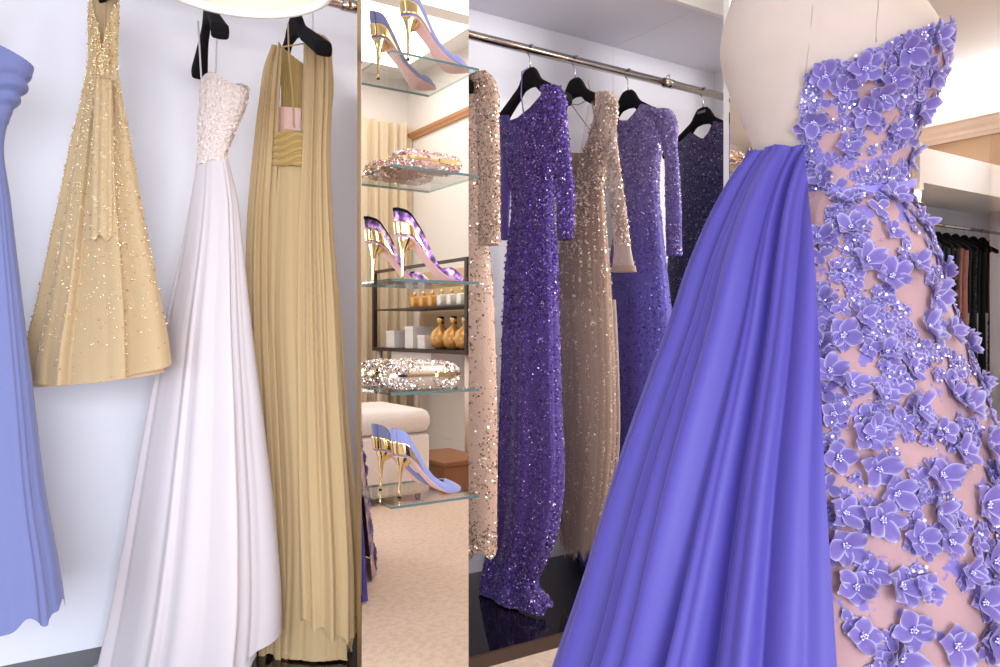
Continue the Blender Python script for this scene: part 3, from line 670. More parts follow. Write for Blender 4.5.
# ---- champagne lace gown
LCF = sheer_mat('champagne_tulle', (206, 182, 164), .12)
LCO = mat('champagne_lining', (166, 138, 122), .75, trans=.15, sheen=.3)
LCS = island_mat('pale_gold_sequins', [(226, 206, 186), (196, 170, 148), (240, 228, 214), (168, 140, 120), (214, 190, 170)], .3, .75)
g, fr = gown('evening_gown', 'lace', .12, 'champagne lace gown with deep open neckline and sheer long sleeve')
SL = [(88, 566, 608), (110, 568, 610), (150, 566, 607), (185, 566, 603), (220, 562, 605), (300, 558, 610), (380, 557, 613), (440, 556, 613), (500, 558, 607), (530, 562, 600), (558, 568, 594)]
def lneck(p):
    if math.cos(p) > 0: return float(np.interp(math.sin(p), [-1, -.5, 0, .3, .6, 1], [156, 173, 138, 103, 97, 102]))+6*math.cos(p)
    return 150-50*max(0, math.sin(p))
s = loft('dress_body', g, fr, SL, LCO, 220, 160, top=lneck, bot=lambda p: 546+6*math.cos(p)+4*math.sin(13*p), fold=folds(71, 9, .002, .018, .6), k=.65)
beltw = lambda p, t: ((np.sin(22*p+2.5*np.sin(7*t)+2) > .1)*(np.sin(34*t+9*p) > -.6))*1.0+(t < .22)*.6+.03
sequins(s, 8000, .0014, .003, LCS, wt=lambda p, t: beltw(p, t)*np.where(t < .45, 1.3, .75)*(t < .92), front=-.15, tilt=.45)
P, N_ = sample(s, 800, lambda p, t: beltw(p, t)*(np.exp(-((t-.18)/.3)**2)+.3)+.01, -.1); V, Fc = discs(P, N_, NR.uniform(.0025, .0055, 800), 5, .8, .004); mesh('lace_petals', V, Fc, island_mat('champagne_petals', [(222, 200, 180), (196, 168, 146), (236, 220, 206)], .5, .3), s.o, False, kind='stuff')
loft('overskirt', g, fr, [(a, b-3, c+4) for a, b, c in SL if a > 180], LCF, 160, 80, top=lambda p: 300, bot=lambda p: 552+6*math.sin(11*p), fold=folds(73, 9, .001, .014), k=.8)
s = loft('sleeve', g, fr, [(88, 594, 607), (98, 594, 613), (130, 597, 613), (170, 604, 617), (220, 609, 623), (250, 611, 626), (273, 609, 630)], sheer_mat('sleeve_tulle', (205, 180, 164), .42), 60, 110, top=lambda p: 93, bot=lambda p: 271, fold=folds(75, 4, .001, .002), k=.8, qshift=lambda t: .09+0*t)
sequins(s, 2100, .0018, .0034, LCS, wt=lambda p, t: (np.sin(5*p+9*t)*np.sin(26*t+3*p) > -.25)*1.0*(t < .86)+.02, front=-.4, tilt=.5)
loft('cuff', g, fr, [(264, 609.5, 629.5), (273, 609, 630.5)], LCO, 60, 8, top=lambda p: 266, bot=lambda p: 272, k=.8, off=.001, qshift=lambda t: .09+0*t)
s = loft('neck_panel', g, fr, [(92, 588, 600), (110, 586, 604), (150, 580, 604), (190, 572, 600)], LCF, 40, 60, top=lambda p: 100-6*math.sin(p), bot=lambda p: 190, ph=(-1.3, 1.3), k=.3, qshift=lambda t: .05-.02*t)
sequins(s, 600, .0018, .0036, LCS, wt=lambda p, t: (p > .5)+.3*(t > .5), front=-.4, tilt=.5)
P = []
for q in ((561, 100), (566, 108), (578, 109), (588, 104), (594, 97)): a = fr.A+fr.r*fr.lat(q[0])+fr.q*.05; a[2] = fr.z(q[1]); P.append(a)
MB().tube(P, .002, 6).build('neck_strap', LCO, g, True)
# ---- violet sequin gown
VIO = ombre('violet_dye', [(.1, (80, 70, 168)), (.9, (78, 68, 154)), (1.25, (84, 72, 150)), (1.5, (112, 98, 158)), (1.7, (124, 108, 160))], .6, .02, bump=('vor', 220, .4, .003))
VIOS = island_mat('violet_sequins', [(96, 82, 185), (70, 58, 150), (140, 128, 215), (56, 46, 120), (110, 96, 200)], .28, .8)
VIOL = island_mat('pale_violet_sequins', [(150, 132, 185), (120, 104, 165), (185, 168, 212), (96, 82, 150)], .3, .75)
g, fr = gown('evening_gown', 'violet', .07, 'violet ombre sequin gown with closed round neck and long sleeve')
def vneck(p): return float(np.interp(math.sin(p), [-1, -.75, -.5, -.25, 0, .5, 1], [115, 119, 119, 112, 102, 106, 114]))+(7*math.cos(p) if math.cos(p) > 0 else 4*math.cos(p))
SV = [(98, 613, 668), (112, 614, 667), (140, 616, 662), (180, 620, 658), (230, 614, 661), (300, 604, 668), (400, 594, 676), (500, 584, 684), (560, 577, 688), (592, 574, 690)]
s = loft('dress_body', g, fr, SV, VIO, 200, 150, top=vneck, bot=lambda p: 586+5*math.sin(9*p), fold=folds(81, 9, .002, .022, .6), k=.7)
sequins(s, 3200, .0018, .0034, VIOL, 'pale_sequins', wt=lambda p, t: np.clip(1.15-3.6*t, 0, 1), front=-.1)
sequins(s, 5200, .0018, .0036, VIOS, wt=lambda p, t: np.clip(3*t-.3, .05, 1)*(1-.4*t), front=-.1)
s = loft('sleeve', g, fr, [(106, 650, 664), (114, 652, 670), (150, 661, 674), (200, 663, 677), (258, 664, 678)], VIO, 60, 90, top=lambda p: 110, bot=lambda p: 256, fold=folds(83, 4, .001, .002), k=.8, qshift=lambda t: .06+0*t)
sequins(s, 1500, .0018, .0034, VIOL, front=-.3)
# ---- dark navy gown
DRK = ombre('navy_dye', [(.3, (38, 32, 80)), (1.2, (42, 36, 78)), (1.42, (58, 50, 92)), (1.62, (78, 70, 108))], .6, .02, bump=('vor', 220, .4, .003))
DRKS = island_mat('navy_sequins', [(62, 54, 104), (40, 34, 74), (108, 98, 150), (30, 26, 58), (170, 160, 198)], .3, .8)
g, fr = gown('evening_gown', 'dark', .07, 'dark navy sequin gown hanging nearest the dress form')
def dneck(p): return float(np.interp(math.sin(p), [-1, -.5, -.3, -.12, .05, .22, .75, 1], [144, 130, 135, 138, 132, 120, 125, 129]))+(6*math.cos(p) if math.cos(p) > 0 else 4*math.cos(p))
SD = [(116, 676, 738), (140, 674, 740), (180, 676, 736), (240, 669, 734), (300, 662, 736), (400, 655, 738), (560, 656, 740)]
s = loft('dress_body', g, fr, SD, DRK, 200, 120, top=dneck, bot=lambda p: 548+4*math.sin(7*p), fold=folds(91, 10, .001, .012, .5), k=.6)
sequins(s, 5200, .0018, .0034, DRKS, wt=lambda p, t: np.clip(1.2-1.3*t, .12, 1), front=-.1)

def loop_to(g, X, y0, z0, p1, mt):
    MB().tube([(X, y0, z0), ((X+p1[0])/2, (y0+p1[1])/2, (z0+p1[2])/2-.004), tuple(p1)], .0022, 6).build('hanging_loop', mt, g, True)
for o_ in [o for o in C.objects if o.name in ('evening_gown', 'evening_gown.002', 'evening_gown.004')]:
    X = {'evening_gown': Xh['blue'], 'evening_gown.002': Xh['champ']-.09, 'evening_gown.004': Xh['lace']}[o_.name]
    ch = [c for c in o_.children if c.name.split('.')[0] in ('bodice', 'dress_body')][0]; base = np.array(o_.location)
    vs = np.array([v.co for v in ch.data.vertices])+base
    for yy in (YR-.07, YR+.07):
        tp = vs[vs[:, 2] > vs[:, 2].max()-.10]; q = tp[np.argmin(((tp-np.array([X, yy, ZR-.2]))**2).sum(1))]
        loop_to(o_, X, yy, ZR-.085, q, ch.data.materials[0])

# ================================================================== DRESS FORM AND BALL GOWN
cen = ray(842); cen = cen/ (cen@FW)*1.15
fr = Frame(cen[0], cen[1])
LINEN = mat('linen', (202, 184, 175), .9, sheen=.1, bump=('noise', 700, .25, .001), vary=(8, (196, 178, 168), .4, .6))
form = empty('dress_form', (fr.A[0], fr.A[1], 0), 'linen covered dress form torso wearing the lavender ball gown', 'mannequin')
SF = [(-150, 800, 866, 1), (-120, 798, 868, 1), (-95, 770, 884, .9), (-70, 742, 902, .9), (-30, 735, 914, .85), (0, 729, 920, .85), (24, 722, 930, .85), (42, 720, 942, .8), (60, 722, 944, .8), (80, 728, 940, .8), (102, 736, 932, .8), (125, 746, 922, .8), (144, 753, 913, .8), (165, 759, 906, .8), (186, 761, 903, .8), (205, 757, 908, .8), (240, 742, 926, .8), (285, 728, 940, .8), (330, 724, 944, .8), (350, 730, 940, .8)]
torso = loft('torso', form, fr, SF, LINEN, 128, 120)
m = MB(); m.lathe([(.052, 0), (.055, .01), (.03, .03), (.012, .035), (.012, .05), (.018, .06), (.0, .075)], (fr.A[0]+fr.r[0]*fr.lat(833), fr.A[1]+fr.r[1]*fr.lat(833), fr.z(-150)), 24); m.build('neck_cap', mat('dark_wood', (80, 52, 36), .4), form, True)
m = MB(); m.tube([(fr.A[0], fr.A[1], .03), (fr.A[0], fr.A[1], fr.z(345))], .016, 16); m.lathe([(.17, 0.001), (.17, .012), (.05, .03), (.02, .045)], (fr.A[0], fr.A[1], 0), 32); m.build('stand', MATS['dark_wood'], form, True)
def torso_pt(px, py, lift=.0):
    X, Yp, d = project(torso.P.reshape(-1, 3)); fc = (np.cos(torso.PH) > -.05).reshape(-1)
    e = (X-px)**2+(Yp-py)**2+(~fc)*1e9; i = int(np.argmin(e)); return torso.P.reshape(-1, 3)[i]+torso.N.reshape(-1, 3)[i]*lift
for pts in (((818, -40), (812, 30), (808, 62), (803, 100), (799, 130)), ((882, -40), (878, 10), (876, 42))):
    P = [torso_pt(pts[0][0]+(pts[-1][0]-pts[0][0])*t, pts[0][1]+(pts[-1][1]-pts[0][1])*t, .0002) for t in np.linspace(0, 1, 14)]
    for _ in range(2): P = [P[0]]+[(P[i-1]+P[i]*2+P[i+1])/4 for i in range(1, len(P)-1)]+[P[-1]]
    MB().tube(P, .0007, 6).build('seam', mat('seam_beige', (176, 158, 146), .9), form, True)

gown_o = empty('ball_gown', (fr.A[0], fr.A[1], 0), 'lavender ball gown with flower appliques and draped chiffon overskirt on the dress form', 'dress')
# tulle with lavender lace worked into it
TUL = mat('nude_tulle', (222, 184, 186), .75, sheen=.4)
nt = TUL.node_tree; N = nt.nodes; L = nt.links; b = N['Principled BSDF']
tc = N.new('ShaderNodeTexCoord'); n1 = N.new('ShaderNodeTexNoise'); n1.inputs['Scale'].default_value = 34; n1.inputs['Detail'].default_value = 3.5; L.new(tc.outputs['Object'], n1.inputs['Vector'])
n2 = N.new('ShaderNodeTexNoise'); n2.inputs['Scale'].default_value = 170; L.new(tc.outputs['Object'], n2.inputs['Vector'])
ad = N.new('ShaderNodeMath'); ad.operation = 'MULTIPLY_ADD'; ad.inputs[1].default_value = .22; L.new(n2.outputs['Fac'], ad.inputs[0]); L.new(n1.outputs['Fac'], ad.inputs[2])
cr = N.new('ShaderNodeValToRGB'); cr.color_ramp.elements[0].position = .69; cr.color_ramp.elements[1].position = .74; L.new(ad.outputs[0], cr.inputs['Fac'])
mx = N.new('ShaderNodeMix'); mx.data_type = 'RGBA'; mx.inputs[6].default_value = rgb(184, 146, 150); mx.inputs[7].default_value = rgb(128, 114, 190); L.new(cr.outputs['Color'], mx.inputs[0]); L.new(mx.outputs[2], b.inputs['Base Color'])
bp = N.new('ShaderNodeBump'); bp.inputs['Strength'].default_value = .7; bp.inputs['Distance'].default_value = .003; L.new(ad.outputs[0], bp.inputs['Height']); L.new(bp.outputs['Normal'], b.inputs['Normal'])

XB = lambda Y: smoothi(Y, [(20, 815), (65, 816), (100, 812), (130, 806), (165, 809), (210, 813)])
SBd = [(10, 722, 942, .8), (30, 720, 946, .8), (60, 722, 948, .8), (80, 728, 944, .8), (102, 736, 935, .8), (130, 748, 921, .8), (160, 758, 908, .8), (186, 761, 905, .8), (200, 760, 908, .8)]
def btop(p):
    v = float(np.interp(math.sin(p), [-.3, 0, .31, .62, .88, 1], [97, 92, 80, 66, 50, 42]))
    return v if p < PI/2 else 42+14*(p-PI/2)/1.6
bod = loft('bodice', gown_o, fr, SBd, TUL, 150, 90, top=btop, bot=lambda p: 204, ph=(XB, PI/2+1.6), off=.0035, thick=.0015)
SK = [(184, 760, 905, 0.8), (200, 758.0, 908, 0.85), (212, 746.8, 916, 0.9), (245, 726.0, 932, 0.95), (300, 702.5, 949, 1), (350, 682.8, 968, 1), (425, 655.7, 998, 1), (520, 626.8, 1032, 1), (667, 584, 1072, 1), (800, 546, 1104, 1), (952, 506, 1136, 1)]
skf0 = folds(101, 11, .001, .036, .55, .8, .6)
skf = lambda p, t: skf0(p, t)-.10*np.minimum(1, t*2.2)*np.clip((-.08-p)/.15, 0, 1)
sk = loft('skirt', gown_o, fr, SK, TUL, 320, 200, top=lambda p: 190+10*max(0, math.cos(p)), bot=lambda p: 949, fold=skf, floor_z=0, kb=.55)
# draped chiffon overskirt
SAT = mat('lavender_chiffon', (78, 67, 162), .55, sheen=.3, trans=.06, bump=('noise', 420, .12, .001))
SAT.node_tree.nodes['Principled BSDF'].inputs['Sheen Tint'].default_value = rgb(180, 170, 255)
XO = lambda Y: smoothi(Y, [(118, 803), (140, 806), (200, 812), (260, 818), (330, 822), (420, 826), (500, 831), (560, 835), (640, 839), (700, 842), (960, 850)])
SO = [(125, 761, 925, 0.85), (141, 764, 919, 0.85), (152, 760.3, 916, 0.87), (165, 750.7, 915, 0.9), (185, 739.2, 915, 0.95), (210, 726.9, 922, 1), (260, 706.3, 945, 1.05), (320, 688.0, 965, 1.05), (385, 665.8, 990, 1.05), (450, 644.7, 1012, 1.05), (530, 621.9, 1040, 1.05), (600, 603.9, 1060, 1.05), (667, 584, 1080, 1.05), (800, 544, 1110, 1.05), (952, 502, 1140, 1.05)]
def pleat(p, t):
    # gathers fan out of the waist; p is the angle round the body, u runs from the back edge (0) to the front (1)
    u = (p+PI/2)/(PI/2); s_ = 0
    for uc, w, dp, dr in ((-.9, .05, .8, .0), (-.6, .05, .9, .0), (-.3, .05, .8, 0), (-.08, .045, .7, .02), (.10, .04, .6, .02), (.22, .035, .7, .03), (.355, .04, 1.0, -.02), (.44, .03, .35, -.02), (.52, .035, .6, .015), (.645, .045, 1.35, -.055), (.715, .025, .35, .01), (.79, .04, 1.15, .035), (.86, .025, .35, .02), (.93, .03, .6, .01), (1.02, .03, .3, 0)):
        c = uc+dr*(t-.5)+.010*np.sin(6*t+9*uc); ww = w*(1.15-.25*t)
        s_ = s_-dp*np.exp(-(np.abs(u-c)/ww)**1.6)
    s_ = s_+.16*np.cos(19*u+1.2*t)+.09*np.cos(37*u-t+.5)
    fine = .0022*np.cos(60*u+3*t)*np.exp(-3*t)
    return (.014+.046*np.minimum(t, .7)**.6)*s_+fine+.016+.030*np.minimum(t, .8)
def otop(p): return 141+13*max(0, math.cos(p))-2*math.sin(9*p)
ov = loft('overskirt', gown_o, fr, SO, SAT, 420, 220, top=otop, bot=lambda p: 950, ph=(-PI*.85, XO), fold=pleat, off=.004, floor_z=0, kb=.55)
# belt
bl = loft('belt', gown_o, fr, [(176, 760, 905.5, .8), (212, 760, 907, .8)], mat('belt_satin', (134, 122, 214), .4, sheen=.3), 90, 10, top=lambda p: 183+16*max(0, math.cos(p)), bot=lambda p: 191+16*max(0, math.cos(p)), ph=(.0, PI), off=.012, thick=.002)

# flowers: five cupped petals with pale stitched rims round a knot of beads
def petal(L_, W_, cup, lift, az, seed):
    r = random.Random(seed); nu, nv = 9, 9; V = []; ed = []
    ca, sa = math.cos(az), math.sin(az); p1, p2 = r.uniform(0, 6), r.uniform(0, 6)
    for i in range(nu):
        u = i/(nu-1)
        for j in range(nv):
            v = 2*j/(nv-1)-1
            wv = W_*(math.sin(PI*min(1, u*.86+.06))**.7)*(1 if u < .98 else .85)*(1+.06*math.sin(9*u+p2))
            x = L_*(u-.10*v*v*u); y = wv*v*.5
            z = lift*L_*u+cup*L_*(v*v*.35*u+.35*u*u)-.10*L_*u**4+.05*L_*math.sin(5*v+p1)*u*u
            V.append((x*ca-y*sa, x*sa+y*ca, z)); ed.append(max(abs(v)**7, u**10))
    return V, grid_faces(nu, nv), ed
def flower_mesh(name, seed, size, np_=5, lift=.35):
    r = random.Random(seed); V, Fc, E = [], [], []
    for k in range(np_):
        v, f, e = petal(size*r.uniform(.85, 1.1), size*r.uniform(.75, 1.0), r.uniform(.35, 1.1), lift*r.uniform(.2, 1.9), 2*PI*k/np_+r.uniform(-.2, .2), seed*10+k)
        n = len(V); V += v; Fc += [tuple(i+n for i in q) for q in f]; E += e
    me = bpy.data.meshes.new(name); me.from_pydata(V, [], Fc); at = me.attributes.new('rim', 'FLOAT', 'POINT'); at.data.foreach_set('value', E)
    me.materials.append(PET); me.polygons.foreach_set('use_smooth', [True]*len(Fc)); return me
PET = mat('petal_organza', (126, 108, 184), .75, sheen=.5, trans=.2, bump=('noise', 700, .35, .001))
nt = PET.node_tree; an = nt.nodes.new('ShaderNodeAttribute'); an.attribute_name = 'rim'
mx = nt.nodes.new('ShaderNodeMix'); mx.data_type = 'RGBA'; mx.inputs[6].default_value = rgb(126, 108, 184); mx.inputs[7].default_value = rgb(214, 208, 248)
nt.links.new(an.outputs['Fac'], mx.inputs[0]); nt.links.new(mx.outputs[2], nt.nodes['Principled BSDF'].inputs['Base Color'])
FM = [flower_mesh('flower_applique', 200+i, .0235, 5, .35) for i in range(5)]
FS = flower_mesh('flower_applique', 300, .019, 4, .25)
bd = []
for k in range(9): t = k*2.4; rr = .0011*math.sqrt(k)*1.2; bd.append((rr*math.cos(t), rr*math.sin(t), .004+.001*R.random()))
V, Fc = balls(np.array(bd), np.full(9, .0014)); CEN = bpy.data.meshes.new('bead_centre'); CEN.from_pydata(V.tolist(), [], [tuple(int(i) for i in f) for f in Fc])
CEN.materials.append(island_mat('crystal_beads', [(225, 220, 250), (180, 170, 235), (240, 240, 255)], .12, .6)); CEN.polygons.foreach_set('use_smooth', [True]*len(Fc))
from mathutils import Matrix, Vector
allP = np.concatenate([bod.P.reshape(-1, 3), sk.P.reshape(-1, 3)]); allN = np.concatenate([bod.N.reshape(-1, 3), sk.N.reshape(-1, 3)])
cp_ = np.array([0, 0, H]); fac = ((cp_-allP)*allN).sum(1) > 0
pX, pY, pD = project(allP)
def surf_at(px, py):
    e = (pX-px)**2+(pY-py)**2+(~fac)*1e6; i = int(np.argmin(e)); return allP[i], allN[i], e[i]
def orient(p, n, spin, tilt=0.0):
    n = Vector(n).normalized(); 
    if tilt: n = (n+Vector((R.uniform(-tilt, tilt), R.uniform(-tilt, tilt), R.uniform(-tilt, tilt)))).normalized()
    a = n.cross(Vector((0.1, .2, 1))).normalized(); b_ = n.cross(a)
    M = Matrix((a, b_, n)).transposed().to_4x4() @ Matrix.Rotation(spin, 4, 'Z'); M.translation = Vector(p); return M
FL = [(824, 77), (864, 69), (893, 80), (908, 50), (935, 38), (932, 74), (813, 122), (845, 146), (896, 129), (822, 179), (869, 112), (845, 88), (892, 197), (846, 203), (920, 108), (908, 155), (880, 96),
      (850, 228), (819, 240), (889, 232), (920, 224), (891, 279), (864, 263), (915, 263), (945, 272), (932, 298), (819, 302), (926, 328), (948, 332), (968, 345), (864, 316), (844, 337), (821, 345), (885, 355), (913, 372), (952, 394), (829, 374), (850, 386), (885, 402), (868, 347), (916, 410), (967, 410),
      (942, 432), (876, 428), (840, 460), (984, 504), (920, 540), (842, 512), (846, 544), (896, 492), (860, 636), (912, 628), (900, 584), (948, 544), (980, 600), (956, 648), (940, 476), (900, 656), (960, 455), (988, 418), (864, 440), (876, 468), (985, 442), (995, 470), (990, 560), (978, 383), (835, 415), (925, 590), (968, 570), (880, 520), (872, 570), (858, 590), (935, 515), (992, 640)]
cnt = 0
for (px, py) in FL:
    p, n, e = surf_at(px, py)
    if e > 500: continue
    big = R.random() < .75 or cnt < 12
    me = R.choice(FM) if big else FS
    o = bpy.data.objects.new('flower_applique', me); C.objects.link(o); o.parent = gown_o
    sc = R.uniform(.8, 1.15)*(1.0 if py < 420 else 1.12)*.94
    o.matrix_local = Matrix.Translation(-Vector(gown_o.location)) @ orient(p+n*.003, n, R.uniform(0, 6.28), .3) @ Matrix.Scale(sc, 4)
    c = bpy.data.objects.new('bead_centre', CEN); C.objects.link(c); c.parent = o
    cnt += 1
# flat lace motifs between the flowers, and sequins on them
def stamp(me, P, Nn, scs, name, mt, lift=.002, flat=.35):
    v0 = np.array([v.co for v in me.vertices])*np.array([1, 1, flat]); f0 = [tuple(p.vertices) for p in me.polygons]; e0 = [d.value for d in me.attributes['rim'].data]
    V, Fc, E = [], [], []
    for p, n, s_ in zip(P, Nn, scs):
        M = np.array(orient(p+n*lift, n, R.uniform(0, 6.28), .12)); k = len(V)*1; base = len(V)
        vv = (v0*s_)@M[:3, :3].T+M[:3, 3]; V.extend(vv.tolist()); Fc += [tuple(i+base for i in f) for f in f0]; E += e0
    o = mesh(name, V, Fc, mt, gown_o, True, kind='stuff'); at = o.data.attributes.new('rim', 'FLOAT', 'POINT'); at.data.foreach_set('value', E); return o
LM = flower_mesh('lace_motif', 401, .015, 5, .05); LM2 = flower_mesh('lace_leaf', 402, .017, 3, .1)
clump = lambda p, t: (np.sin(9*p+4*np.sin(11*t))*np.sin(30*t+5*p) > -.1)*1.0+.05
P1, N1 = sample(bod, 110, None, -.3); P2, N2 = sample(sk, 860, lambda p, t: clump(p, t)*(p > .0)*(t < .62)*(1.1-t)+.25*(p > 1.5)*(p < 2.7)*(t > .5), -.8)
E1 = [(bod.P[1+R.randrange(5), j], bod.N[3, j]) for j in range(1, 88, 2)]+[(bod.P[i, 1+R.randrange(4)], bod.N[i, 2]) for i in range(3, 88, 3)]
Pa = np.concatenate([P1, [e[0] for e in E1], P2]); Na = np.concatenate([N1, [e[1] for e in E1], N2])
stamp(LM, Pa[::2], Na[::2], NR.uniform(.55, 1.05, len(Pa[::2])), 'lace_flowers', PET)
stamp(LM2, Pa[1::2], Na[1::2], NR.uniform(.55, 1.1, len(Pa[1::2])), 'lace_leaves', PET)
P3, N3 = sample(sk, 200, lambda p, t: (p > 1.45)*(p < 3.1)*(t > .42), -1.1)
stamp(LM, P3, N3, NR.uniform(1.0, 1.9, len(P3)), 'lace_flowers', PET)
CSQ = island_mat('lavender_sequins', [(170, 160, 235), (215, 210, 250), (140, 130, 220), (240, 238, 255)], .15, .75)
idx = NR.choice(len(Pa), 620, replace=False); Q = Pa[idx]; QN = Na[idx]; QN = np.repeat(QN, 6, 0); J = NR.normal(0, .006, (620*6, 3)); Q = np.repeat(Q, 6, 0)+J-(J*QN).sum(1)[:, None]*QN
V, Fc = discs(Q, QN, NR.uniform(.001, .0021, len(Q)), 7, .35, .005); mesh('sequins', V, Fc, CSQ, gown_o, False, kind='stuff')

# ================================================================== FAR RIGHT WARDROBE
def far_gown(px, label, mt, sq=None, wd=9, seed=0, drop=1.25, extra=None):
    X = onY(px, 226, 3.58)[0]
    hanger(X, 3.58, ZR, label.split(' gown')[0].split(' dress')[0]+' gown\'s black hanger at far right', .19)
    g = empty('long_dress', (X, 3.58, .25), label, 'dress', 'dark gowns in the far wardrobe')
    f = Frame(X, 3.58); f.sh = .5; y0 = 241
    S = [(y0-2, px-wd*.7, px+wd*.7), (y0+8, px-wd, px+wd), (y0+40, px-wd*.75, px+wd*.75), (330, px-wd*.85, px+wd*.85), (402, px-wd*1.05, px+wd*1.05)]
    s = loft('dress_body', g, f, S, mt, 60, 60, top=lambda p: y0+2+5*math.cos(p)-3*math.sin(p), bot=lambda p: 398+2*math.sin(5*p), fold=folds(500+seed, 6, .002, .009), k=1.0)
    if sq: sequins(s, 700, .004, .009, sq, front=-.3, tilt=.5)
    for sd in (-1, 1):
        loft('sleeve', g, f, [(y0, px+sd*wd*.55-2.2, px+sd*wd*.55+2.2), (y0+30, px+sd*wd*.9-2, px+sd*wd*.9+2), (y0+72, px+sd*wd*.95-1.6, px+sd*wd*.95+1.6)], mt, 20, 24, k=1.2, qshift=lambda t: .1*sd*-1+0*t)
BUR = mat('burgundy_satin', (88, 30, 46), .4); TEAL = mat('dark_teal', (20, 52, 58), .5); BLK = mat('black_crepe', (22, 20, 24), .7); PKS = mat('rose_satin', (205, 140, 125), .45)
FPR = mat('dark_floral', (30, 24, 28), .5, vary=(16, (176, 96, 90), .56, .66)); GRN = mat('green_black', (16, 26, 24), .5)
GSQ = island_mat('green_sequins', [(40, 62, 52), (16, 24, 22), (90, 110, 90), (28, 40, 36)], .25, .8); BSQ = island_mat('burgundy_sequins', [(70, 26, 42), (36, 14, 24), (120, 70, 80)], .25, .8)
EME = mat('emerald', (20, 120, 92), .5)
for i, (px, lb, mt, sq) in enumerate([(929, 'emerald green dress at the left end of the far rail', EME, None), (937, 'burgundy satin gown beside the emerald dress', BUR, None), (946, 'dark teal gown third along the far rail', TEAL, None), (955, 'black gown with rose floral print on the far rail', FPR, None), (964, 'rose pink satin gown among the dark gowns', PKS, None), (973, 'green black sequin gown right of the rose gown', GRN, GSQ), (982, 'plain black gown near the right picture edge', BLK, None), (992, 'burgundy sequin gown at the right picture edge', BUR, BSQ)]):
    far_gown(px, lb, mt, sq, 4.4, i)
# mirror on the right wall, and a wall lamp
o = empty('wall_mirror', (XW-.01, 2.75, 0), 'tall mirror on the right wall at the picture edge beyond the far wardrobe', 'mirror')
MB().box((XW-.012, 2.1, .01), (XW-.001, FY-.002, 2.55)).build('mirror_glass', MIRROR, o)
px = onY(917.5, 200, FY); o = empty('wall_lamp', (px[0], FY+.045, px[2]), 'small brass wall lamp glowing beside the far wardrobe', 'lamp')
MB().lathe([(.035, 0), (.04, .006), (.012, .02)], (px[0], FY+.0, px[2]-.03), 20).build('base', GOLD, o, True)
MB().lathe([(.022, 0), (.028, .05), (.024, .08), (.01, .085)], (px[0], FY+.0, px[2]-.008), 20).build('lamp_shade', mat('lamp_glow', (255, 240, 215), .5, emit=(255, 232, 195), estr=3.0), o, True)
MB().tube([(px[0], FY, px[2]-.028), (px[0], FY+.051, px[2]-.028)], .006, 8).build('arm', GOLD, o, True)

# ================================================================== PENDANT LAMPSHADE
lp = ray(240); lp = lp/(lp@FW)*1.2; LX, LY, LZ, LR = lp[0], lp[1], 1.436, .14
o = empty('pendant_lamp', (LX, LY, LZ), 'white pleated lampshade hanging at the top edge above the white gown', 'lamp')
V = []; n = 240
for i, (r, z) in enumerate([(LR, 0), (LR-.002, .02), (LR*.93, .11), (LR*.86, .22)]):
    for k in range(n): t = 2*PI*k/n; rr = r+.0006*math.sin(90*t); V.append((LX+rr*math.cos(t), LY+rr*math.sin(t), LZ+z))
sh = mesh('lamp_shade', V, [(i*n+k, i*n+(k+1) % n, (i+1)*n+(k+1) % n, (i+1)*n+k) for i in range(3) for k in range(n)], mat('shade_silk', (250, 243, 232), .8, trans=.5), o)
md = sh.modifiers.new('thick', 'SOLIDIFY'); md.thickness = .002
m = MB()
V = [(LX+rr*math.cos(2*PI*k/96), LY+rr*math.sin(2*PI*k/96), LZ-.004+z) for rr, z in ((LR+.003, 0), (LR+.003, .012), (LR-.004, .012), (LR-.004, 0)) for k in range(96)]
m.add(V, [(i*96+k, i*96+(k+1) % 96, ((i+1) % 4)*96+(k+1) % 96, ((i+1) % 4)*96+k) for i in range(4) for k in range(96)]); m.build('shade_rim', mat('rim_white', (248, 244, 238), .7), o, True)
MB().lathe([(.012, 0), (.03, .03), (.032, .05), (.014, .085)], (LX, LY, LZ+.10), 20).build('bulb', mat('bulb_glow', (255, 246, 236), .5, emit=(255, 246, 234), estr=14), o, True)
MB().tube([(LX, LY, LZ+.18), (LX, LY, ZC-.001)], .004, 8).build('cord', mat('white_cord', (235, 230, 225), .6), o, True)

# ================================================================== SEEN IN THE MIRROR
# cream cloth sheet standing in for the golden gown hems
V = []; nx, nz = 220, 24
for i in range(nz):
    for k in range(nx):
        x = 2.15+.78*k/(nx-1); t = k/(nx-1)
        V.append((x, -2.2+.035*math.sin(2*PI*9*t+.6*math.sin(7*t))+.012*math.sin(2*PI*23*t), .02+2.55*i/(nz-1)))
o = mesh('hem_cloth', V, grid_faces(nz, nx), mat('cream_cloth', (246, 232, 208), .8, sheen=.3, trans=.3), None, loc=(2.5, -2.2, .02)); tag(o, 'cream cloth in place of gown hems, seen in the mirror at left', 'hem_cloth')
# tufted bench
o = empty('upholstered_pouf', (1.72, -.52, 0), 'white fluffy pouf reflected low in the mirror', 'pouf')
FUR = mat('white_boucle', (240, 232, 228), .95, sheen=.5, bump=('noise', 160, .5, .008))
MB().box((1.42, -.80, .04), (2.03, -.22, .36), bev=.02).build('base', FUR, o, True)
MB().box((1.41, -.81, .362), (2.04, -.21, .49), bev=.045).build('cushion', FUR, o, True)
for a in (1.47, 1.98):
    for b in (-.75, -.27): MB().tube([(a, b, 0.001), (a, b, .045)], [.012, .018], 12).build('foot', MATS['dark_wood'], o, True)
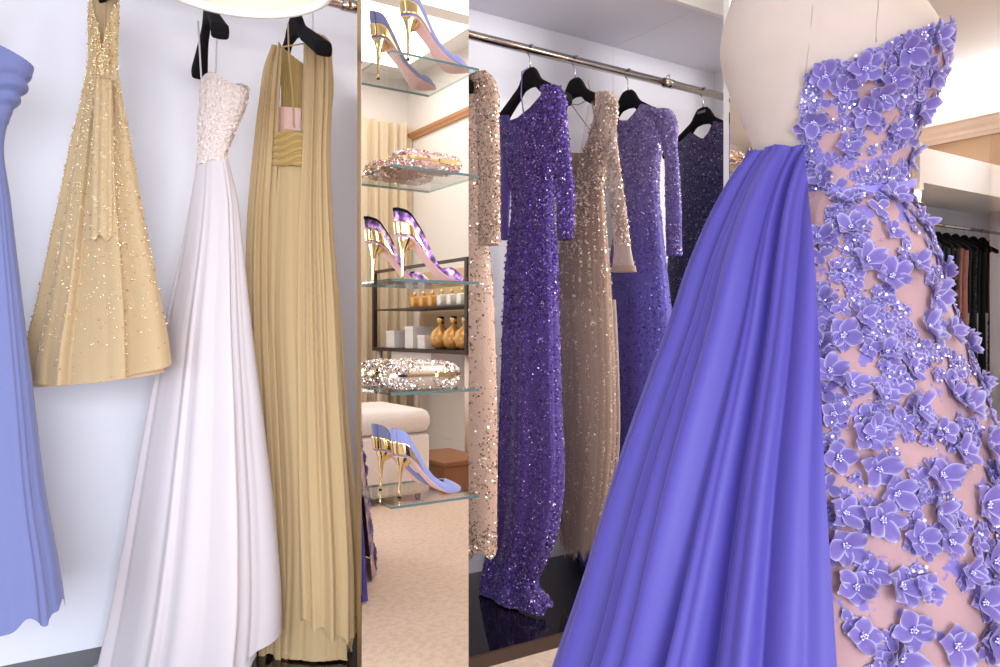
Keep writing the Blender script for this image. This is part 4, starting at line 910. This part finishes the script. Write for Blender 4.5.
# display case along the dressing wall
DKF = mat('dark_frame', (48, 34, 30), .4)
o = empty('display_case', (2.72, -1.3, 0), 'dark framed glass display case reflected in the mirror', 'cabinet')
y0, y1, x0, x1 = -2.0, -.62, 2.5, 2.9
m = MB(); m.box((x0, y0, .76), (x1, y1, .785)); m.box((x0, y1-.03, .786), (x0+.03, y1, 1.36)); m.box((x0, y0, .786), (x0+.03, y0+.03, 1.36)); m.box((x0, y0+.03, 1.34), (x0+.02, y1-.03, 1.36)); m.build('frame', DKF, o)
MB().box((x1, y0, .79), (x1+.02, y1, 1.36)).build('back_panel', mat('case_cream', (226, 196, 160), .6), o)
MB().box((x0+.02, y0+.03, 1.06), (x1-.01, y1-.03, 1.07)).build('middle_shelf', DKF, o)
for a in (x0+.04, x1-.04):
    for b in (y0+.05, y1-.05): MB().tube([(a, b, .002), (a, b, .76)], .022, 12).build('leg', mat('pale_leg', (232, 214, 200), .5), o, True)
MB().box((x0+.04, y0+.25, .60), (x1-.02, y0+.85, .758)).build('drawer', mat('drawer_white', (240, 238, 240), .5), o)
BTL = mat('amber_bottle', (222, 168, 92), .08, .3, coat=.5); CLR = mat('pale_bottle', (230, 232, 230), .05, .4); CAP = mat('cap_gold', (220, 190, 130), .2, 1)
for i, yy in enumerate((-1.12, -.95, -.80)):
    b_ = empty('perfume_bottle', (2.6, yy, .786), 'round amber bottle %s on the lower level of the reflected case' % ('farther left', 'in the middle', 'nearest the dark post')[i], 'bottle', 'amber bottles in the display case')
    MB().lathe([(.03, 0), (.062, .02), (.075, .07), (.062, .12), (.02, .15), (.018, .165)], (2.6, yy, .787), 24).build('flask', BTL, b_, True)
    MB().lathe([(.024, 0), (.026, .03), (.022, .05), (.008, .052)], (2.6, yy, .953), 16).build('stopper', CAP, b_, True)
for i in range(7):
    yy = -1.5+.13*i; b_ = empty('perfume_bottle', (2.6, yy, 1.071), 'small %s bottle standing in the row on the upper level of the reflected case' % ('amber' if i < 3 else 'pale'), 'bottle', 'small %s bottles in the display case' % ('amber' if i < 3 else 'pale'))
    MB().box((2.575, yy-.03, 1.072), (2.625, yy+.03, 1.15), bev=.008).build('flask', BTL if i < 3 else CLR, b_, True)
    MB().lathe([(.014, 0), (.014, .03), (.005, .032)], (2.6, yy, 1.151), 14).build('stopper', CAP, b_, True)
for i, (yy, w_, h_) in enumerate(((-1.75, .13, .10), (-1.45, .12, .13), (-1.27, .10, .07))):
    b_ = empty('gift_box', (2.6, yy, .786), 'white gift box %s in the reflected case' % ('farthest left', 'second from left', 'beside the amber bottles')[i], 'box', 'white boxes in the display case')
    MB().box((2.53, yy-w_/2, .787), (2.68, yy+w_/2, .787+h_)).build('box_base', MATS['drawer_white'], b_); MB().box((2.527, yy-w_/2-.003, .7875+h_), (2.683, yy+w_/2+.003, .81+h_)).build('box_lid', MATS['drawer_white'], b_)
o = empty('wooden_step', (2.3, -.45, 0), 'low brown wooden step reflected beside the pouf', 'step')
MB().box((2.16, -.75, .001), (2.45, -.3, .15), bev=.01).build('riser', mat('brown_wood', (140, 92, 62), .4, bump=('wave', 30, .2, .002)), o)
MB().box((2.15, -.76, .1502), (2.46, -.29, .18), bev=.008).build('tread', MATS['brown_wood'], o)

# ------------------------------------------------------------------ look
sc = bpy.context.scene
sc.view_settings.view_transform = 'Standard'; sc.view_settings.look = 'None'; sc.view_settings.gamma = 1; sc.view_settings.exposure = 0.0
sc.view_settings.use_curve_mapping = False
sc.cycles.max_bounces = 10; sc.cycles.transparent_max_bounces = 16
